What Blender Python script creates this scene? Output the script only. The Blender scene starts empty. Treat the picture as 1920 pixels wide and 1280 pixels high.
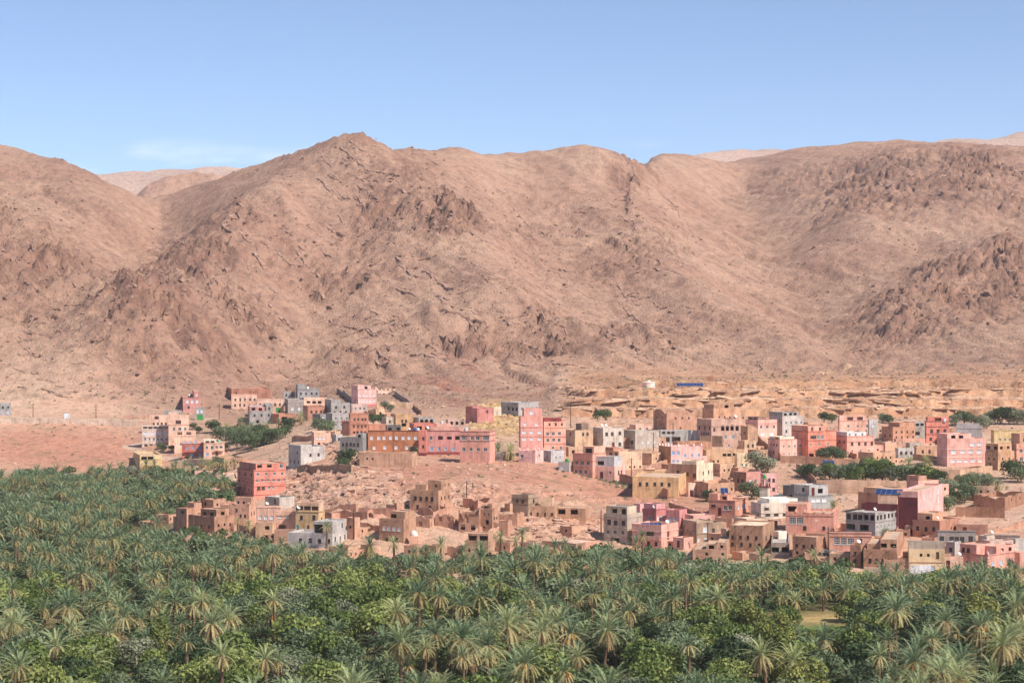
import bpy, bmesh, math, random
import numpy as np
from math import radians, sin, cos, tan, atan, atan2, pi, sqrt, floor

S = bpy.context.scene
COL = S.collection
FP = 3733.0            # focal length in photograph pixels (1920 px wide frame)

# ------------------------------------------------------------------ camera
cam_d = bpy.data.cameras.new('camera'); cam = bpy.data.objects.new('camera', cam_d)
COL.objects.link(cam); S.camera = cam
cam_d.sensor_fit = 'HORIZONTAL'; cam_d.sensor_width = 36.0; cam_d.lens = 36.0*FP/1920.0
cam_d.clip_start = 1.0; cam_d.clip_end = 60000.0
cam.location = (0, 0, 0); cam.rotation_euler = (radians(90), 0, 0)

# ------------------------------------------------------------------ sky, sun, exposure
SUN_AZ = 53.0          # degrees to the right of the direction behind the camera
SUN_EL = 46.0
SUN_DIR = (cos(radians(SUN_EL))*sin(radians(SUN_AZ)), -cos(radians(SUN_EL))*cos(radians(SUN_AZ)), sin(radians(SUN_EL)))
W = bpy.data.worlds.new('World'); S.world = W; W.use_nodes = True
wn, wl = W.node_tree.nodes, W.node_tree.links
for n in list(wn): wn.remove(n)
w_out = wn.new('ShaderNodeOutputWorld'); w_bg = wn.new('ShaderNodeBackground')
sky = wn.new('ShaderNodeTexSky'); sky.sky_type = 'NISHITA'; sky.sun_disc = False
sky.sun_elevation = radians(SUN_EL)
sky.sun_rotation = atan2(SUN_DIR[0], SUN_DIR[1])
sky.altitude = 2500.0; sky.air_density = 0.8; sky.dust_density = 0.25; sky.ozone_density = 5.0
w_hs = wn.new('ShaderNodeHueSaturation'); w_hs.inputs['Hue'].default_value = 0.497; w_hs.inputs['Saturation'].default_value = 0.93
w_bg.inputs['Strength'].default_value = 0.113
wl.new(sky.outputs[0], w_hs.inputs['Color'])
# thin fair-weather cloud in a low band of the sky, the same all the way round
w_tc = wn.new('ShaderNodeTexCoord'); w_sep = wn.new('ShaderNodeSeparateXYZ')
wl.new(w_tc.outputs['Generated'], w_sep.inputs[0])
w_map = wn.new('ShaderNodeMapping'); w_map.inputs['Scale'].default_value = (14, 14, 60)
wl.new(w_tc.outputs['Generated'], w_map.inputs[0])
w_nz = wn.new('ShaderNodeTexNoise'); w_nz.inputs['Scale'].default_value = 1.0; w_nz.inputs['Detail'].default_value = 6
w_map.inputs['Location'].default_value = (3.1, 1.7, 0.4)
wl.new(w_map.outputs[0], w_nz.inputs['Vector'])
w_r1 = wn.new('ShaderNodeMapRange'); w_r1.inputs[1].default_value = 0.54; w_r1.inputs[2].default_value = 0.82
wl.new(w_nz.outputs[0], w_r1.inputs[0])
w_r2 = wn.new('ShaderNodeMapRange'); w_r2.interpolation_type = 'SMOOTHSTEP'
w_r2.inputs[1].default_value = 0.103; w_r2.inputs[2].default_value = 0.088
wl.new(w_sep.outputs[2], w_r2.inputs[0])
w_mul = wn.new('ShaderNodeMath'); w_mul.operation = 'MULTIPLY'
wl.new(w_r1.outputs[0], w_mul.inputs[0]); wl.new(w_r2.outputs[0], w_mul.inputs[1])
w_mul2 = wn.new('ShaderNodeMath'); w_mul2.operation = 'MULTIPLY'; w_mul2.inputs[1].default_value = 0.8
wl.new(w_mul.outputs[0], w_mul2.inputs[0])
w_mix = wn.new('ShaderNodeMixRGB'); w_mix.inputs['Color2'].default_value = (7.4, 7.8, 8.6, 1)
wl.new(w_mul2.outputs[0], w_mix.inputs['Fac']); wl.new(w_hs.outputs[0], w_mix.inputs['Color1'])
wl.new(w_mix.outputs[0], w_bg.inputs['Color']); wl.new(w_bg.outputs[0], w_out.inputs['Surface'])

sun_d = bpy.data.lights.new('sun', 'SUN'); sun = bpy.data.objects.new('sun', sun_d); COL.objects.link(sun)
sun_d.energy = 4.3; sun_d.angle = radians(0.53); sun_d.color = (1.0, 0.945, 0.87)
from mathutils import Vector, Matrix
sun.rotation_euler = Vector(SUN_DIR).to_track_quat('Z', 'Y').to_euler()

S.view_settings.view_transform = 'Standard'; S.view_settings.look = 'None'
S.view_settings.exposure = 0.52; S.view_settings.gamma = 1.0; S.view_settings.use_curve_mapping = False
S.cycles.max_bounces = 6; S.cycles.diffuse_bounces = 3; S.cycles.transparent_max_bounces = 8; S.cycles.volume_bounces = 1
S.cycles.use_adaptive_sampling = True; S.cycles.adaptive_threshold = 0.02
S.cycles.use_denoising = True; S.cycles.denoiser = 'OPENIMAGEDENOISE'; S.cycles.denoising_input_passes = 'RGB_ALBEDO_NORMAL'; S.cycles.denoising_prefilter = 'ACCURATE'

# ------------------------------------------------------------------ helpers
def lin(r, g, b):
    f = lambda c: (c/255.0/12.92) if c <= 10 else ((c/255.0+0.055)/1.055)**2.4
    return (f(r), f(g), f(b))
def tag(o, label=None, cat=None, group=None, kind=None):
    if label: o['label'] = label
    if cat: o['category'] = cat
    if group: o['group'] = group
    if kind: o['kind'] = kind
    return o
def link(o, parent=None):
    COL.objects.link(o)
    if parent is not None: o.parent = parent
    return o
def obj(name, mesh, parent=None, loc=None, rz=None):
    o = bpy.data.objects.new(name, mesh); link(o, parent)
    if loc is not None: o.location = loc
    if rz is not None: o.rotation_euler = (0, 0, rz)
    return o
def empty(name, loc=(0, 0, 0), rz=0.0):
    o = bpy.data.objects.new(name, None); COL.objects.link(o); o.empty_display_size = 0.5
    o.location = loc; o.rotation_euler = (0, 0, rz); return o
def mesh_np(name, V, Fq=None, Ft=None, mats=(), smooth=False, colors=None):
    """mesh from numpy vertex array, quad index array and/or triangle index array"""
    me = bpy.data.meshes.new(name); V = np.asarray(V, np.float32)
    loops = []; starts = []; tot = 0
    for F, k in ((Fq, 4), (Ft, 3)):
        if F is not None and len(F):
            F = np.asarray(F, np.int32); loops.append(F.ravel())
            starts.append(tot + np.arange(len(F), dtype=np.int32)*k); tot += F.size
    lp = np.concatenate(loops); st = np.concatenate(starts)
    me.vertices.add(len(V)); me.vertices.foreach_set('co', V.ravel())
    me.loops.add(len(lp)); me.loops.foreach_set('vertex_index', lp)
    me.polygons.add(len(st)); me.polygons.foreach_set('loop_start', st)
    if smooth: me.polygons.foreach_set('use_smooth', np.ones(len(st), bool))
    if colors is not None:
        a = me.color_attributes.new('Col', 'FLOAT_COLOR', 'POINT')
        c = np.ones((len(V), 4), np.float32); c[:, :3] = colors; a.data.foreach_set('color', c.ravel())
    for m in mats: me.materials.append(m)
    me.update(calc_edges=True); me.validate(); return me

# gradient noise --------------------------------------------------
_rs = np.random.RandomState(7); _perm = _rs.permutation(512).astype(np.int64)
_ang = _rs.rand(512)*2*np.pi; _gx = np.cos(_ang); _gy = np.sin(_ang)
def pn(x, y):
    xi = np.floor(x).astype(np.int64); yi = np.floor(y).astype(np.int64); xf = x-xi; yf = y-yi
    u = xf*xf*xf*(xf*(xf*6-15)+10); v = yf*yf*yf*(yf*(yf*6-15)+10)
    def g(ix, iy, dx, dy):
        h = _perm[(_perm[ix & 511]+iy) & 511]; return _gx[h]*dx+_gy[h]*dy
    a = g(xi, yi, xf, yf); b = g(xi+1, yi, xf-1, yf); c = g(xi, yi+1, xf, yf-1); d = g(xi+1, yi+1, xf-1, yf-1)
    return ((a+u*(b-a))*(1-v)+(c+u*(d-c))*v)*1.5
def fbm(x, y, sc, oc=4, gain=0.5, seed=0.0):
    r = 0; a = 1.0; f = 1.0/sc; t = 0
    for i in range(oc):
        r = r+a*pn(x*f+17.3*i+seed, y*f-9.1*i+seed*1.7); t += a; a *= gain; f *= 2.03
    return r/t
def ridged(x, y, sc, oc=4, gain=0.55, seed=0.0):
    r = 0; a = 1.0; f = 1.0/sc; t = 0
    for i in range(oc):
        r = r+a*(1-np.abs(pn(x*f+31.7*i+seed, y*f+5.3*i-seed))*1.6); t += a; a *= gain; f *= 2.07
    return r/t
def sst(a, b, x):
    t = np.clip((x-a)/(b-a), 0, 1); return t*t*(3-2*t)

# ------------------------------------------------------------------ terrain: profiles of the valley side
# for each bearing (given as a photograph column) the line of the ground: (row, distance)
FLOOR = -52.0
PROF = {
 -700: [(900,735),(850,775),(800,810),(785,825),(779,837),(770,850),(470,1050),(430,1130),(340,1330),(290,1450)],
 -150: [(900,735),(850,775),(800,810),(785,825),(779,837),(770,850),(440,1050),(410,1130),(330,1330),(262,1450)],
 0:    [(900,735),(890,745),(850,775),(800,810),(785,825),(779,837),(770,850),(640,930),(500,1010),(440,1060),(425,1130),(340,1330),(266,1480)],
 130:  [(895,738),(850,775),(800,810),(785,825),(779,837),(770,850),(640,940),(520,1015),(480,1080),(400,1250),(302,1450)],
 250:  [(885,742),(860,760),(830,790),(797,815),(790,826),(783,837),(772,850),(690,915),(600,975),(535,1040),(460,1160),(400,1300),(362,1420)],
 300:  [(900,715),(880,735),(860,755),(835,775),(800,805),(775,850),(690,915),(610,985),(545,1060),(470,1190),(400,1360),(364,1480)],
 360:  [(1000,500),(990,520),(940,585),(915,650),(890,700),(862,735),(838,765),(800,815),(772,860),(690,930),(600,1020),(530,1100),(450,1220),(380,1370),(345,1440)],
 440:  [(1012,505),(985,525),(955,565),(935,595),(905,645),(880,690),(860,720),(838,752),(800,810),(770,860),(745,905),(700,955),(600,1050),(480,1160),(400,1270),(313,1400)],
 540:  [(1030,485),(1000,505),(960,545),(930,575),(895,610),(870,640),(850,680),(815,750),(790,810),(765,865),(740,915),(700,965),(600,1050),(480,1150),(390,1240),(320,1320),(285,1370)],
 640:  [(1045,475),(1000,497),(960,517),(930,537),(890,567),(872,590),(852,622),(800,720),(770,800),(752,865),(736,915),(718,950),(650,1010),(500,1130),(400,1230),(300,1305),(254,1335)],
 690:  [(1048,474),(1005,492),(960,512),(925,535),(890,567),(870,595),(852,622),(800,730),(770,805),(750,870),(732,920),(715,950),(650,1010),(500,1130),(400,1230),(300,1300),(249,1330)],
 770:  [(1050,473),(1010,488),(960,508),(925,532),(890,565),(868,600),(852,628),(810,710),(780,780),(756,860),(734,920),(715,955),(650,1015),(500,1140),(400,1240),(320,1330),(271,1400)],
 860:  [(1050,473),(1015,486),(960,508),(920,535),(885,570),(867,605),(820,690),(788,765),(762,850),(732,930),(700,965),(640,1020),(500,1150),(425,1225),(300,1400),(268,1450)],
 940:  [(1048,475),(1010,490),(960,513),(910,548),(880,580),(866,605),(822,685),(790,760),(768,830),(740,910),(700,965),(640,1030),(500,1170),(420,1270),(310,1450),(285,1500)],
 1000: [(1045,480),(1000,500),(960,520),(905,560),(868,598),(830,660),(792,750),(774,805),(750,880),(716,950),(640,1040),(500,1200),(400,1330),(281,1510)],
 1090: [(1042,483),(1005,498),(960,530),(910,572),(878,603),(840,660),(798,735),(778,790),(745,830),(727,868),(716,940),(690,985),(640,1050),(480,1250),(370,1400),(266,1500)],
 1150: [(1040,485),(1010,500),(960,540),(920,575),(890,602),(850,655),(802,730),(782,790),(745,830),(722,870),(713,935),(690,985),(640,1060),(470,1290),(360,1430),(275,1485)],
 1175: [(1042,484),(1005,501),(960,539),(922,571),(890,602),(850,655),(804,726),(783,788),(742,830),(721,870),(712,940),(690,988),(640,1065),(485,1280),(370,1440),(284,1495)],
 1200: [(1042,483),(1005,502),(960,538),(925,568),(890,602),(850,655),(806,722),(785,785),(740,830),(720,870),(711,945),(690,992),(640,1070),(500,1270),(390,1440),(303,1520),(298,1640),(287,1850)],
 1280: [(1048,478),(1000,505),(960,535),(930,560),(890,600),(850,650),(812,710),(788,780),(735,832),(717,872),(708,955),(690,1005),(640,1085),(520,1270),(400,1520),(284,1850)],
 1400: [(1062,465),(1030,480),(985,510),(940,550),(900,595),(860,645),(820,700),(780,785),(735,838),(714,882),(702,980),(688,1035),(600,1170),(440,1480),(340,1780),(296,1930)],
 1500: [(1078,448),(1035,470),(990,498),(945,540),(900,592),(865,637),(828,692),(785,780),(733,845),(710,890),(700,990),(688,1035),(600,1165),(460,1420),(360,1640),(273,1900)],
 1600: [(1090,440),(1050,455),(1000,487),(950,530),(900,588),(870,628),(830,688),(790,768),(772,800),(730,850),(706,920),(698,1000),(690,1040),(610,1150),(480,1350),(380,1560),(266,1870)],
 1700: [(1088,441),(1045,458),(1000,488),(955,525),(900,585),(870,625),(830,685),(796,760),(774,800),(730,850),(705,925),(697,1000),(685,1045),(600,1160),(490,1320),(390,1500),(258,1850)],
 1800: [(1086,442),(1040,460),(1000,488),(960,520),(900,580),(870,620),(830,680),(800,750),(775,800),(730,850),(704,930),(695,1000),(680,1055),(600,1165),(500,1285),(420,1420),(340,1560),(261,1800)],
 1920: [(1080,446),(1035,464),(1000,486),(960,518),(900,580),(870,620),(830,680),(800,750),(772,800),(728,850),(702,930),(692,1000),(680,1055),(600,1160),(500,1270),(420,1400),(340,1550),(270,1760)],
 2100: [(1080,446),(1035,464),(960,518),(900,580),(830,680),(800,750),(772,800),(728,850),(702,930),(692,1000),(600,1160),(500,1270),(420,1400),(285,1740)],
 2700: [(1080,446),(1035,464),(960,518),(900,580),(830,680),(800,750),(772,800),(728,850),(702,930),(692,1000),(600,1160),(500,1270),(300,1700)],
}
_D = np.concatenate([np.arange(0, 2600, 4.0), np.arange(2600, 9000, 100.0)])
_PX = np.array(sorted(PROF)); _T = []; _RIDGE = np.array([PROF[p][-1][1] for p in _PX], float)
for p in _PX:
    pr = PROF[p]
    ds = [d for _, d in pr]; zs = [(640-r)*d/FP for r, d in pr]
    f0 = FLOOR*1.0
    d0 = [0, 60, 150, 200, ds[0]-25]; z0 = [-2.2, -26, -50, FLOOR, max(FLOOR, min(zs[0], f0)-1.0) if zs[0] > f0+4 else f0]
    if ds[0] > 600: z0[-1] = FLOOR
    dr, zr = ds[-1], zs[-1]
    d1 = [dr+40, dr+160, dr+420, dr+900, 9000]; z1 = [zr-4, zr-32, zr*0.5, zr*0.25, zr*0.2]
    _T.append(np.interp(_D, d0+ds+d1, z0+zs+z1))
_T = np.array(_T)
# soften the kinks along the profiles
for _ in range(2):
    K = _T.copy(); K[:, 1:-1] = 0.25*_T[:, :-2]+0.5*_T[:, 1:-1]+0.25*_T[:, 2:]; _T = K
_FX = np.arange(-700, 2701, 20.0); _FT = np.array([np.interp(_FX, _PX, _T[:, j]) for j in range(_T.shape[1])]).T
_lo = slice(0, 650)
for _ in range(2):
    K = _FT.copy(); K[1:-1] = 0.25*_FT[:-2]+0.5*_FT[1:-1]+0.25*_FT[2:]; _FT = K
def base_z(x, y):
    """smooth ground height at world x, y (numpy)"""
    x = np.asarray(x, float); y = np.asarray(y, float); ys = np.maximum(y, 40.0)
    px = np.clip(960+FP*x/ys, -699, 2699); u = (px+700)/20.0; i = np.floor(u).astype(int); fu = u-i
    yy = np.clip(y, 0, 8990)
    v = np.where(yy < 2600, yy/4.0, 650+(yy-2600)/100.0); j = np.floor(v).astype(int); fv = v-j
    j = np.clip(j, 0, _FT.shape[1]-2)
    return (_FT[i, j]*(1-fu)+_FT[i+1, j]*fu)*(1-fv)+(_FT[i, j+1]*(1-fu)+_FT[i+1, j+1]*fu)*fv
def depth_at(px, py, dmin=300.0):
    """distance at which the ground is met on the sight line through photograph point px, py"""
    d = np.arange(dmin, 2600, 0.5); x = (px-960)*d/FP; r = 640-base_z(x, d)*FP/d
    k = np.nonzero(r <= py)[0]
    return float(d[k[0]]) if len(k) else 2000.0
def pt(px, py, d): return ((px-960)*d/FP, d, (640-py)*d/FP)

def blob(px, py, cx, cy, rx, ry, soft=0.5):
    q = np.sqrt(((px-cx)/rx)**2+((py-cy)/ry)**2); return 1-sst(1-soft, 1+soft, q)
def segdist(x, y, pts):
    best = np.full(x.shape, 1e9)
    for (ax, ay), (bx, by) in zip(pts[:-1], pts[1:]):
        dx, dy = bx-ax, by-ay; L = dx*dx+dy*dy+1e-9
        t = np.clip(((x-ax)*dx+(y-ay)*dy)/L, 0, 1); best = np.minimum(best, np.hypot(x-ax-t*dx, y-ay-t*dy))
    return best

def _line(P):
    Q = []
    for p, r in P:
        dd = depth_at(p, r, 860.0); Q.append(((p-960)*dd/FP, dd))
    return Q
SPURS = [(_line(P), a, w) for P, a, w in (
    ([(690,275),(730,340),(800,400),(870,440),(930,530),(960,590)], 15, 30), ([(580,290),(500,390),(420,460),(350,530),(310,620)], 17, 34),
    ([(-60,410),(60,460),(150,520),(220,590),(250,660)], 14, 28), ([(300,385),(262,440),(230,510),(190,560)], -16, 30),
    ([(1200,410),(1235,490),(1330,620),(1480,680)], 14, 34), ([(1350,320),(1450,430),(1550,560),(1640,660)], -15, 42),
    ([(1960,460),(1850,490),(1760,530),(1660,590),(1600,640)], 8, 26), ([(820,600),(900,618),(1010,635),(1130,645),(1290,668)], 7, 13),
    ([(1020,300),(1000,400),(1060,520),(1150,600)], -10, 40), ([(660,430),(600,520),(560,620),(520,690)], -9, 26), ([(1700,300),(1640,400),(1560,470)], 12, 40), ([(1850,300),(1800,420)], 9, 34), ([(640,650),(700,658),(760,668)], 5, 9))]
def terrain(x, y):
    """detailed height and colour"""
    z0 = base_z(x, y); px = 960+FP*x/np.maximum(y, 60); py = 640-z0*FP/np.maximum(y, 60)
    z = z0.copy()
    wx = x+7*fbm(x, y, 40, 3, seed=3.0); wy = y+7*fbm(x, y, 40, 3, seed=8.0)
    mtn = sst(845, 930, y+0*x); mtn = np.where(px > 1040, sst(955, 1015, y), mtn)
    plateau = sst(1040, 1075, px+12*fbm(x, y, 20, 2))*sst(770, 792, y)*(1-mtn)
    # --- rock exposure on the mountain
    rock = 0.22*sst(0.05, 0.5, fbm(x, y, 150, 4, seed=1.0))
    for (cx, cy, rx, ry, a) in [(60,520,130,80,.8),(330,600,170,110,1.0),(230,620,90,60,.8),(430,480,130,50,.6),(640,480,120,50,.4),(730,350,90,80,.75),
                                (850,435,70,40,1.),(600,300,90,40,.6),(1030,638,210,22,1.),(690,655,50,14,.9),(1175,320,36,50,1.),(1190,495,100,40,.5),
                                (1640,360,110,70,.7),(1850,340,110,70,.8),(1770,560,140,62,.8),(1880,520,60,50,.8),(1620,640,40,40,.5),(1250,662,60,14,.9),(120,320,110,40,.4),
                                (690,262,80,18,.7),(1500,330,70,30,.4),(980,440,80,30,.4),(340,670,80,50,.8),(1740,300,90,30,.5)]:
        rock = np.maximum(rock, a*blob(px, py, cx, cy, rx, ry, .6)*(0.72+1.3*fbm(x, y, 42, 4, seed=cx*.01)))
    rock = np.clip(rock, 0, 1)*mtn
    # large drainage: spurs and gullies running down slope, calmer toward the crests
    rd = np.interp(px, _PX, _RIDGE)-y; calm = sst(10, 170, rd)
    z += mtn*(ridged(wx+0.55*wy, wy*0.40, 150, 4, seed=2.0)-0.55)*15.0*sst(890, 1040, y)*(0.15+0.85*calm)
    z += mtn*fbm(x, y, 60, 4, seed=4.0)*3.0*(0.3+0.7*calm)
    for P, amp, wid in SPURS:
        q = segdist(x, y, P); z += mtn*amp*np.exp(-(q/wid)**2)*(0.15+0.85*calm)
    # fine beds dipping to the right across the main face
    al = (x-1.6*y)/1.9; ac = (1.6*x+y)/1.9+9*fbm(x, y, 80, 3, seed=36.0)
    z += mtn*(ridged(ac, al*0.13, 13, 4, 0.6, seed=37.0)-0.6)*3.6*sst(-.35, .25, fbm(x, y, 130, 3, seed=38.0))*(.35+.65*calm)
    bedg = mtn*sst(-.30, .20, fbm(x, y, 110, 3, seed=39.0))*(.3+.7*calm)*np.where(px > 1500, .45, 1.0); bedline = 0*x
    for per_, hg, sd in ((24.0, 3.4, 81.0), (9.5, 1.7, 82.0)):
        q = ac/per_+1.1*fbm(ac*.6, al*.35, 40, 4, .6, seed=sd); fq = q-np.floor(q); g2 = sst(-.2, .3, fbm(ac, al*.25, per_*1.6, 3, seed=sd+4))
        z += bedg*hg*(np.floor(q)+sst(.44, .56, fq)-q)*g2; bedline = np.maximum(bedline, bedg*g2*(1-np.abs(sst(.36, .64, fq)*2-1)))
    # scarps: broken ledges that follow the dipping beds
    bx = x+0.45*y+14*fbm(x, y, 60, 3, seed=33.0); by = y*0.62-0.35*x+10*fbm(x, y, 50, 3, seed=34.0)
    expo = mtn*np.clip(0.09+1.05*rock, 0, 1)*(0.25+0.75*calm)
    scarp = 0*x
    for sc_, lev, hgt, sd in ((95, 9, 8.5, 51.0), (38, 7, 6.0, 52.0), (15, 5, 3.2, 53.0)):
        q = fbm(bx*0.8, by*1.5, sc_, 5, 0.55, seed=sd)*lev; fq = q-np.floor(q)
        stp = np.floor(q)+sst(0.40, 0.58, fq); gate = sst(-.25, .25, fbm(x, y, sc_*1.3, 3, seed=sd+9))
        z += expo*hgt*(stp-q)*1.25*(.3+.7*gate); scarp = np.maximum(scarp, expo*(.3+.7*gate)*(1-np.abs(sst(0.34, 0.64, fq)*2-1)))
    rr = ridged(wx*1.25, wy*0.8, 26, 5, 0.62, seed=6.0)
    z += expo*(rr-0.62)*11.0
    z += mtn*rock*(ridged(x+0.4*y, y*0.7, 9.0, 3, 0.6, seed=9.0)-0.6)*4.4
    z += mtn*(ridged(wx*1.0+wy*0.5, wy*0.35, 22, 3, seed=12.0)-0.6)*1.5
    z += mtn*fbm(x, y, 7, 3, seed=7.0)*0.6
    # --- layered cliff of the terrace
    face = plateau*(1-sst(885, 925, y))
    off = 13*fbm(x, y*.4, 46, 4, seed=15.0)+3.5*fbm(x, y*.5, 9, 3, .6, seed=16.0)
    zf = base_z(x, np.clip(y+off*face, 700, 960)); z = z*(1-face)+zf*face
    sp = zf+0.8*fbm(x, y, 70, 3, seed=19.0)+.25*fbm(x, y, 10, 2, seed=18.0); per = 3.4; s_ = sp/per; fr = s_-np.floor(s_)
    z += face*per*0.97*(sst(0.46, 0.54, fr)-fr)
    per = 1.05; s2 = sp/per; fr2 = s2-np.floor(s2)
    z += face*per*0.8*(sst(0.4, 0.6, fr2)-fr2)
    z += face*(ridged(x, y*1.3, 7, 3, seed=21.0)-0.6)*0.9
    z += plateau*fbm(x, y, 25, 4, seed=22.0)*0.7
    # --- the red hill and pale ledges in the middle of the village
    hill = 0*x
    for (cx, cy, rx, ry, a) in [(620,905,95,34,1.),(700,930,110,38,1.),(860,925,90,26,.9),(960,950,160,34,.9),(1060,985,120,36,.9),(600,950,60,26,.8),(690,975,60,40,.6),(940,985,90,30,.7),(930,785,55,30,1.),(640,850,60,24,.7),(1150,790,80,16,.5),(1140,945,90,20,.4),(620,880,60,14,.9)]:
        hill = np.maximum(hill, a*blob(px, py, cx, cy, rx, ry, .5))
    hill = hill*(1-mtn)
    sp = z+1.5*fbm(x, y, 30, 4, seed=25.0)+0.03*x; per = 1.7; s = sp/per; fr = s-np.floor(s)
    for sc_, lev, hgt, sd in ((22, 6, 1.7, 63.0), (8, 5, 1.1, 64.0)):
        q = fbm(x*.8, y*1.2, sc_, 4, .55, seed=sd)*lev; fq = q-np.floor(q); z += hill*hgt*(np.floor(q)+sst(.42, .57, fq)-q)
    z += hill*(per*0.55*(sst(0.44, 0.58, fr)-fr)+(ridged(wx, wy, 9, 4, seed=27.0)-0.6)*1.7+(ridged(x, y, 3.5, 2, seed=28.)-0.6)*0.5)
    low = (1-mtn)*(1-plateau)
    z += low*fbm(x, y, 14, 4, seed=30.0)*0.45*sst(440, 470, y)
    # --- colour ------------------------------------------------------------
    n1 = fbm(x, y, 90, 4, seed=40.0); n2 = fbm(x, y, 18, 4, seed=41.0); n3 = fbm(x, y, 4.5, 2, seed=42.0)
    def c(*a): return np.array(lin(*a))[None, :]
    m = lambda A, B, t: A*(1-t[..., None])+B*t[..., None]
    sh = x.shape; X = lambda col: np.broadcast_to(col, sh+(3,)).astype(float)
    scree = X(c(178,138,116)); scree = m(scree, X(c(190,153,129)), np.clip(0.5+n1*1.4, 0, 1)); scree = m(scree, X(c(164,124,105)), np.clip(n2*1.6, 0, 1)*.8)
    rk = m(X(c(158,118,99)), X(c(134,99,85)), np.clip(0.5+n2*1.5, 0, 1)); rk = m(rk, X(c(190,150,122)), np.clip(n3*2, 0, 1)*.6)
    C = m(scree, rk, np.clip(rock*1.2+scarp*.5+bedline*.35, 0, 1))
    dark = sst(0.15, 0.5, fbm(x+0.6*y, y*0.4, 55, 4, seed=45.0)); C = m(C, X(c(160,122,104)), dark*0.55)
    redv = np.maximum(blob(px, py, 850, 715, 60, 40, .9)*sst(-.1, .35, fbm(x*1.6+y*.8, y*.3, 24, 3, seed=47.)), blob(px, py, 985, 730, 60, 18, .9)*sst(-.2, .3, n2)*.7)
    C = m(C, X(c(170,102,82)), redv*.7)
    pl = m(X(c(206,160,126)), X(c(190,140,108)), np.clip(0.5+n2*1.8, 0, 1)); pl = m(pl, X(c(170,118,88)), np.clip(.9*fbm(sp*3.1, x*.02, 1.0, 3, seed=49.)-n3*.8+.1, 0, 1)*face); pl = m(pl, X(c(222,180,136)), sst(.0, .5, fbm(sp*2.0, x*.015, 1.0, 2, seed=48.))*face*.6)
    C = m(C, pl, np.clip(plateau, 0, 1))
    soil = m(X(c(208,160,132)), X(c(220,182,154)), np.clip(0.5+n1*1.2+n2*.6, 0, 1))
    cm_ = sst(720, 850, y+60*fbm(x, y, 60, 3, seed=57.)); cm_ = np.where(px < 1040, cm_, cm_*.3)*(1-.9*sst(330, 180, px)); C = m(C, soil, low*(1-cm_))
    redh = np.zeros(sh)
    for (cx, cy, rx, ry) in [(900,905,280,48),(1120,940,200,46),(700,900,120,50),(1300,975,150,28),(760,885,120,18),(120,840,180,46),(620,860,50,24),(830,850,40,12),(1000,925,160,20)]:
        redh = np.maximum(redh, blob(px, py, cx, cy, rx, ry, .5))
    C = m(C, m(X(c(184,118,94)), X(c(202,144,118)), np.clip(.5+n2*1.6, 0, 1)), redh*low*np.clip(.75+n2, 0, 1))
    pale = m(X(c(224,186,158)), X(c(200,150,124)), np.clip(.45+n2*1.7+n3*.6, 0, 1)); C = m(C, pale, np.clip(hill*1.2, 0, 1)*.62)
    yel = blob(px, py, 935, 785, 62, 34, .4); C = m(C, m(X(c(218,180,126)), X(c(190,146,104)), np.clip(.5+n3*2, 0, 1)), yel*low)
    gr = np.clip(sst(.1, .5, fbm(x, y, 12, 4, seed=50.))*sst(1.0, .5, hill), 0, 1)*low*sst(500, 520, y)
    C = m(C, X(c(140,126,92)), gr*.35)
    # grove floor
    fl = 1-sst(-51.5, -49.0, z0); fl = fl*sst(150, 200, y)*np.where(px > 470, 1-sst(418, 440, y), 1.0)
    C = m(C, m(X(c(92,98,58)), X(c(120,104,70)), np.clip(.5+n2*1.5, 0, 1)), fl)
    fd = blob(px, py, 1520, 1161, 62, 13, .25)*fl; C = m(C, X(c(190,160,104)), fd)
    fd = blob(px, py, 1530, 1181, 80, 9, .3)*fl; C = m(C, X(c(84,128,56)), fd)
    # tracks
    def track(P, w, col):
        nonlocal C, z
        Q = [((p-960)*depth_at(p, r)/FP, depth_at(p, r)) for p, r in P]
        k = 1-sst(w*.7, w*1.15, segdist(x, y, Q)); C = m(C, X(c(*col)), k*.9); return k
    track([(-150,782),(0,782),(130,784),(250,788),(400,784)], 3.4, (206,176,148))
    track([(262,832),(236,836),(262,846),(300,856),(345,862)], 2.0, (214,184,160))
    track([(1560,1000),(1700,1000),(1800,985),(1880,965),(1960,945)], 3.5, (204,164,140))
    track([(1500,700),(1600,695),(1660,690)], 2.5, (206,166,132))
    track([(1640,872),(1760,902),(1860,886),(1960,862)], 2.2, (206,168,138))
    return z, C

def grid(name, xs, ys, mat, drop=None):
    X, Y = np.meshgrid(xs, ys); z, C = terrain(X.ravel(), Y.ravel())
    if drop is not None: z = z-drop(X.ravel(), Y.ravel())
    nx, ny = len(xs), len(ys); idx = np.arange(nx*ny).reshape(ny, nx)
    F = np.stack([idx[:-1, :-1], idx[:-1, 1:], idx[1:, 1:], idx[1:, :-1]], -1).reshape(-1, 4)
    V = np.stack([X.ravel(), Y.ravel(), z], -1)
    me = mesh_np(name, V, Fq=F, mats=(mat,), smooth=True, colors=C)
    return tag(obj(name, me), kind='structure'), (X, Y, z.reshape(ny, nx))

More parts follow.
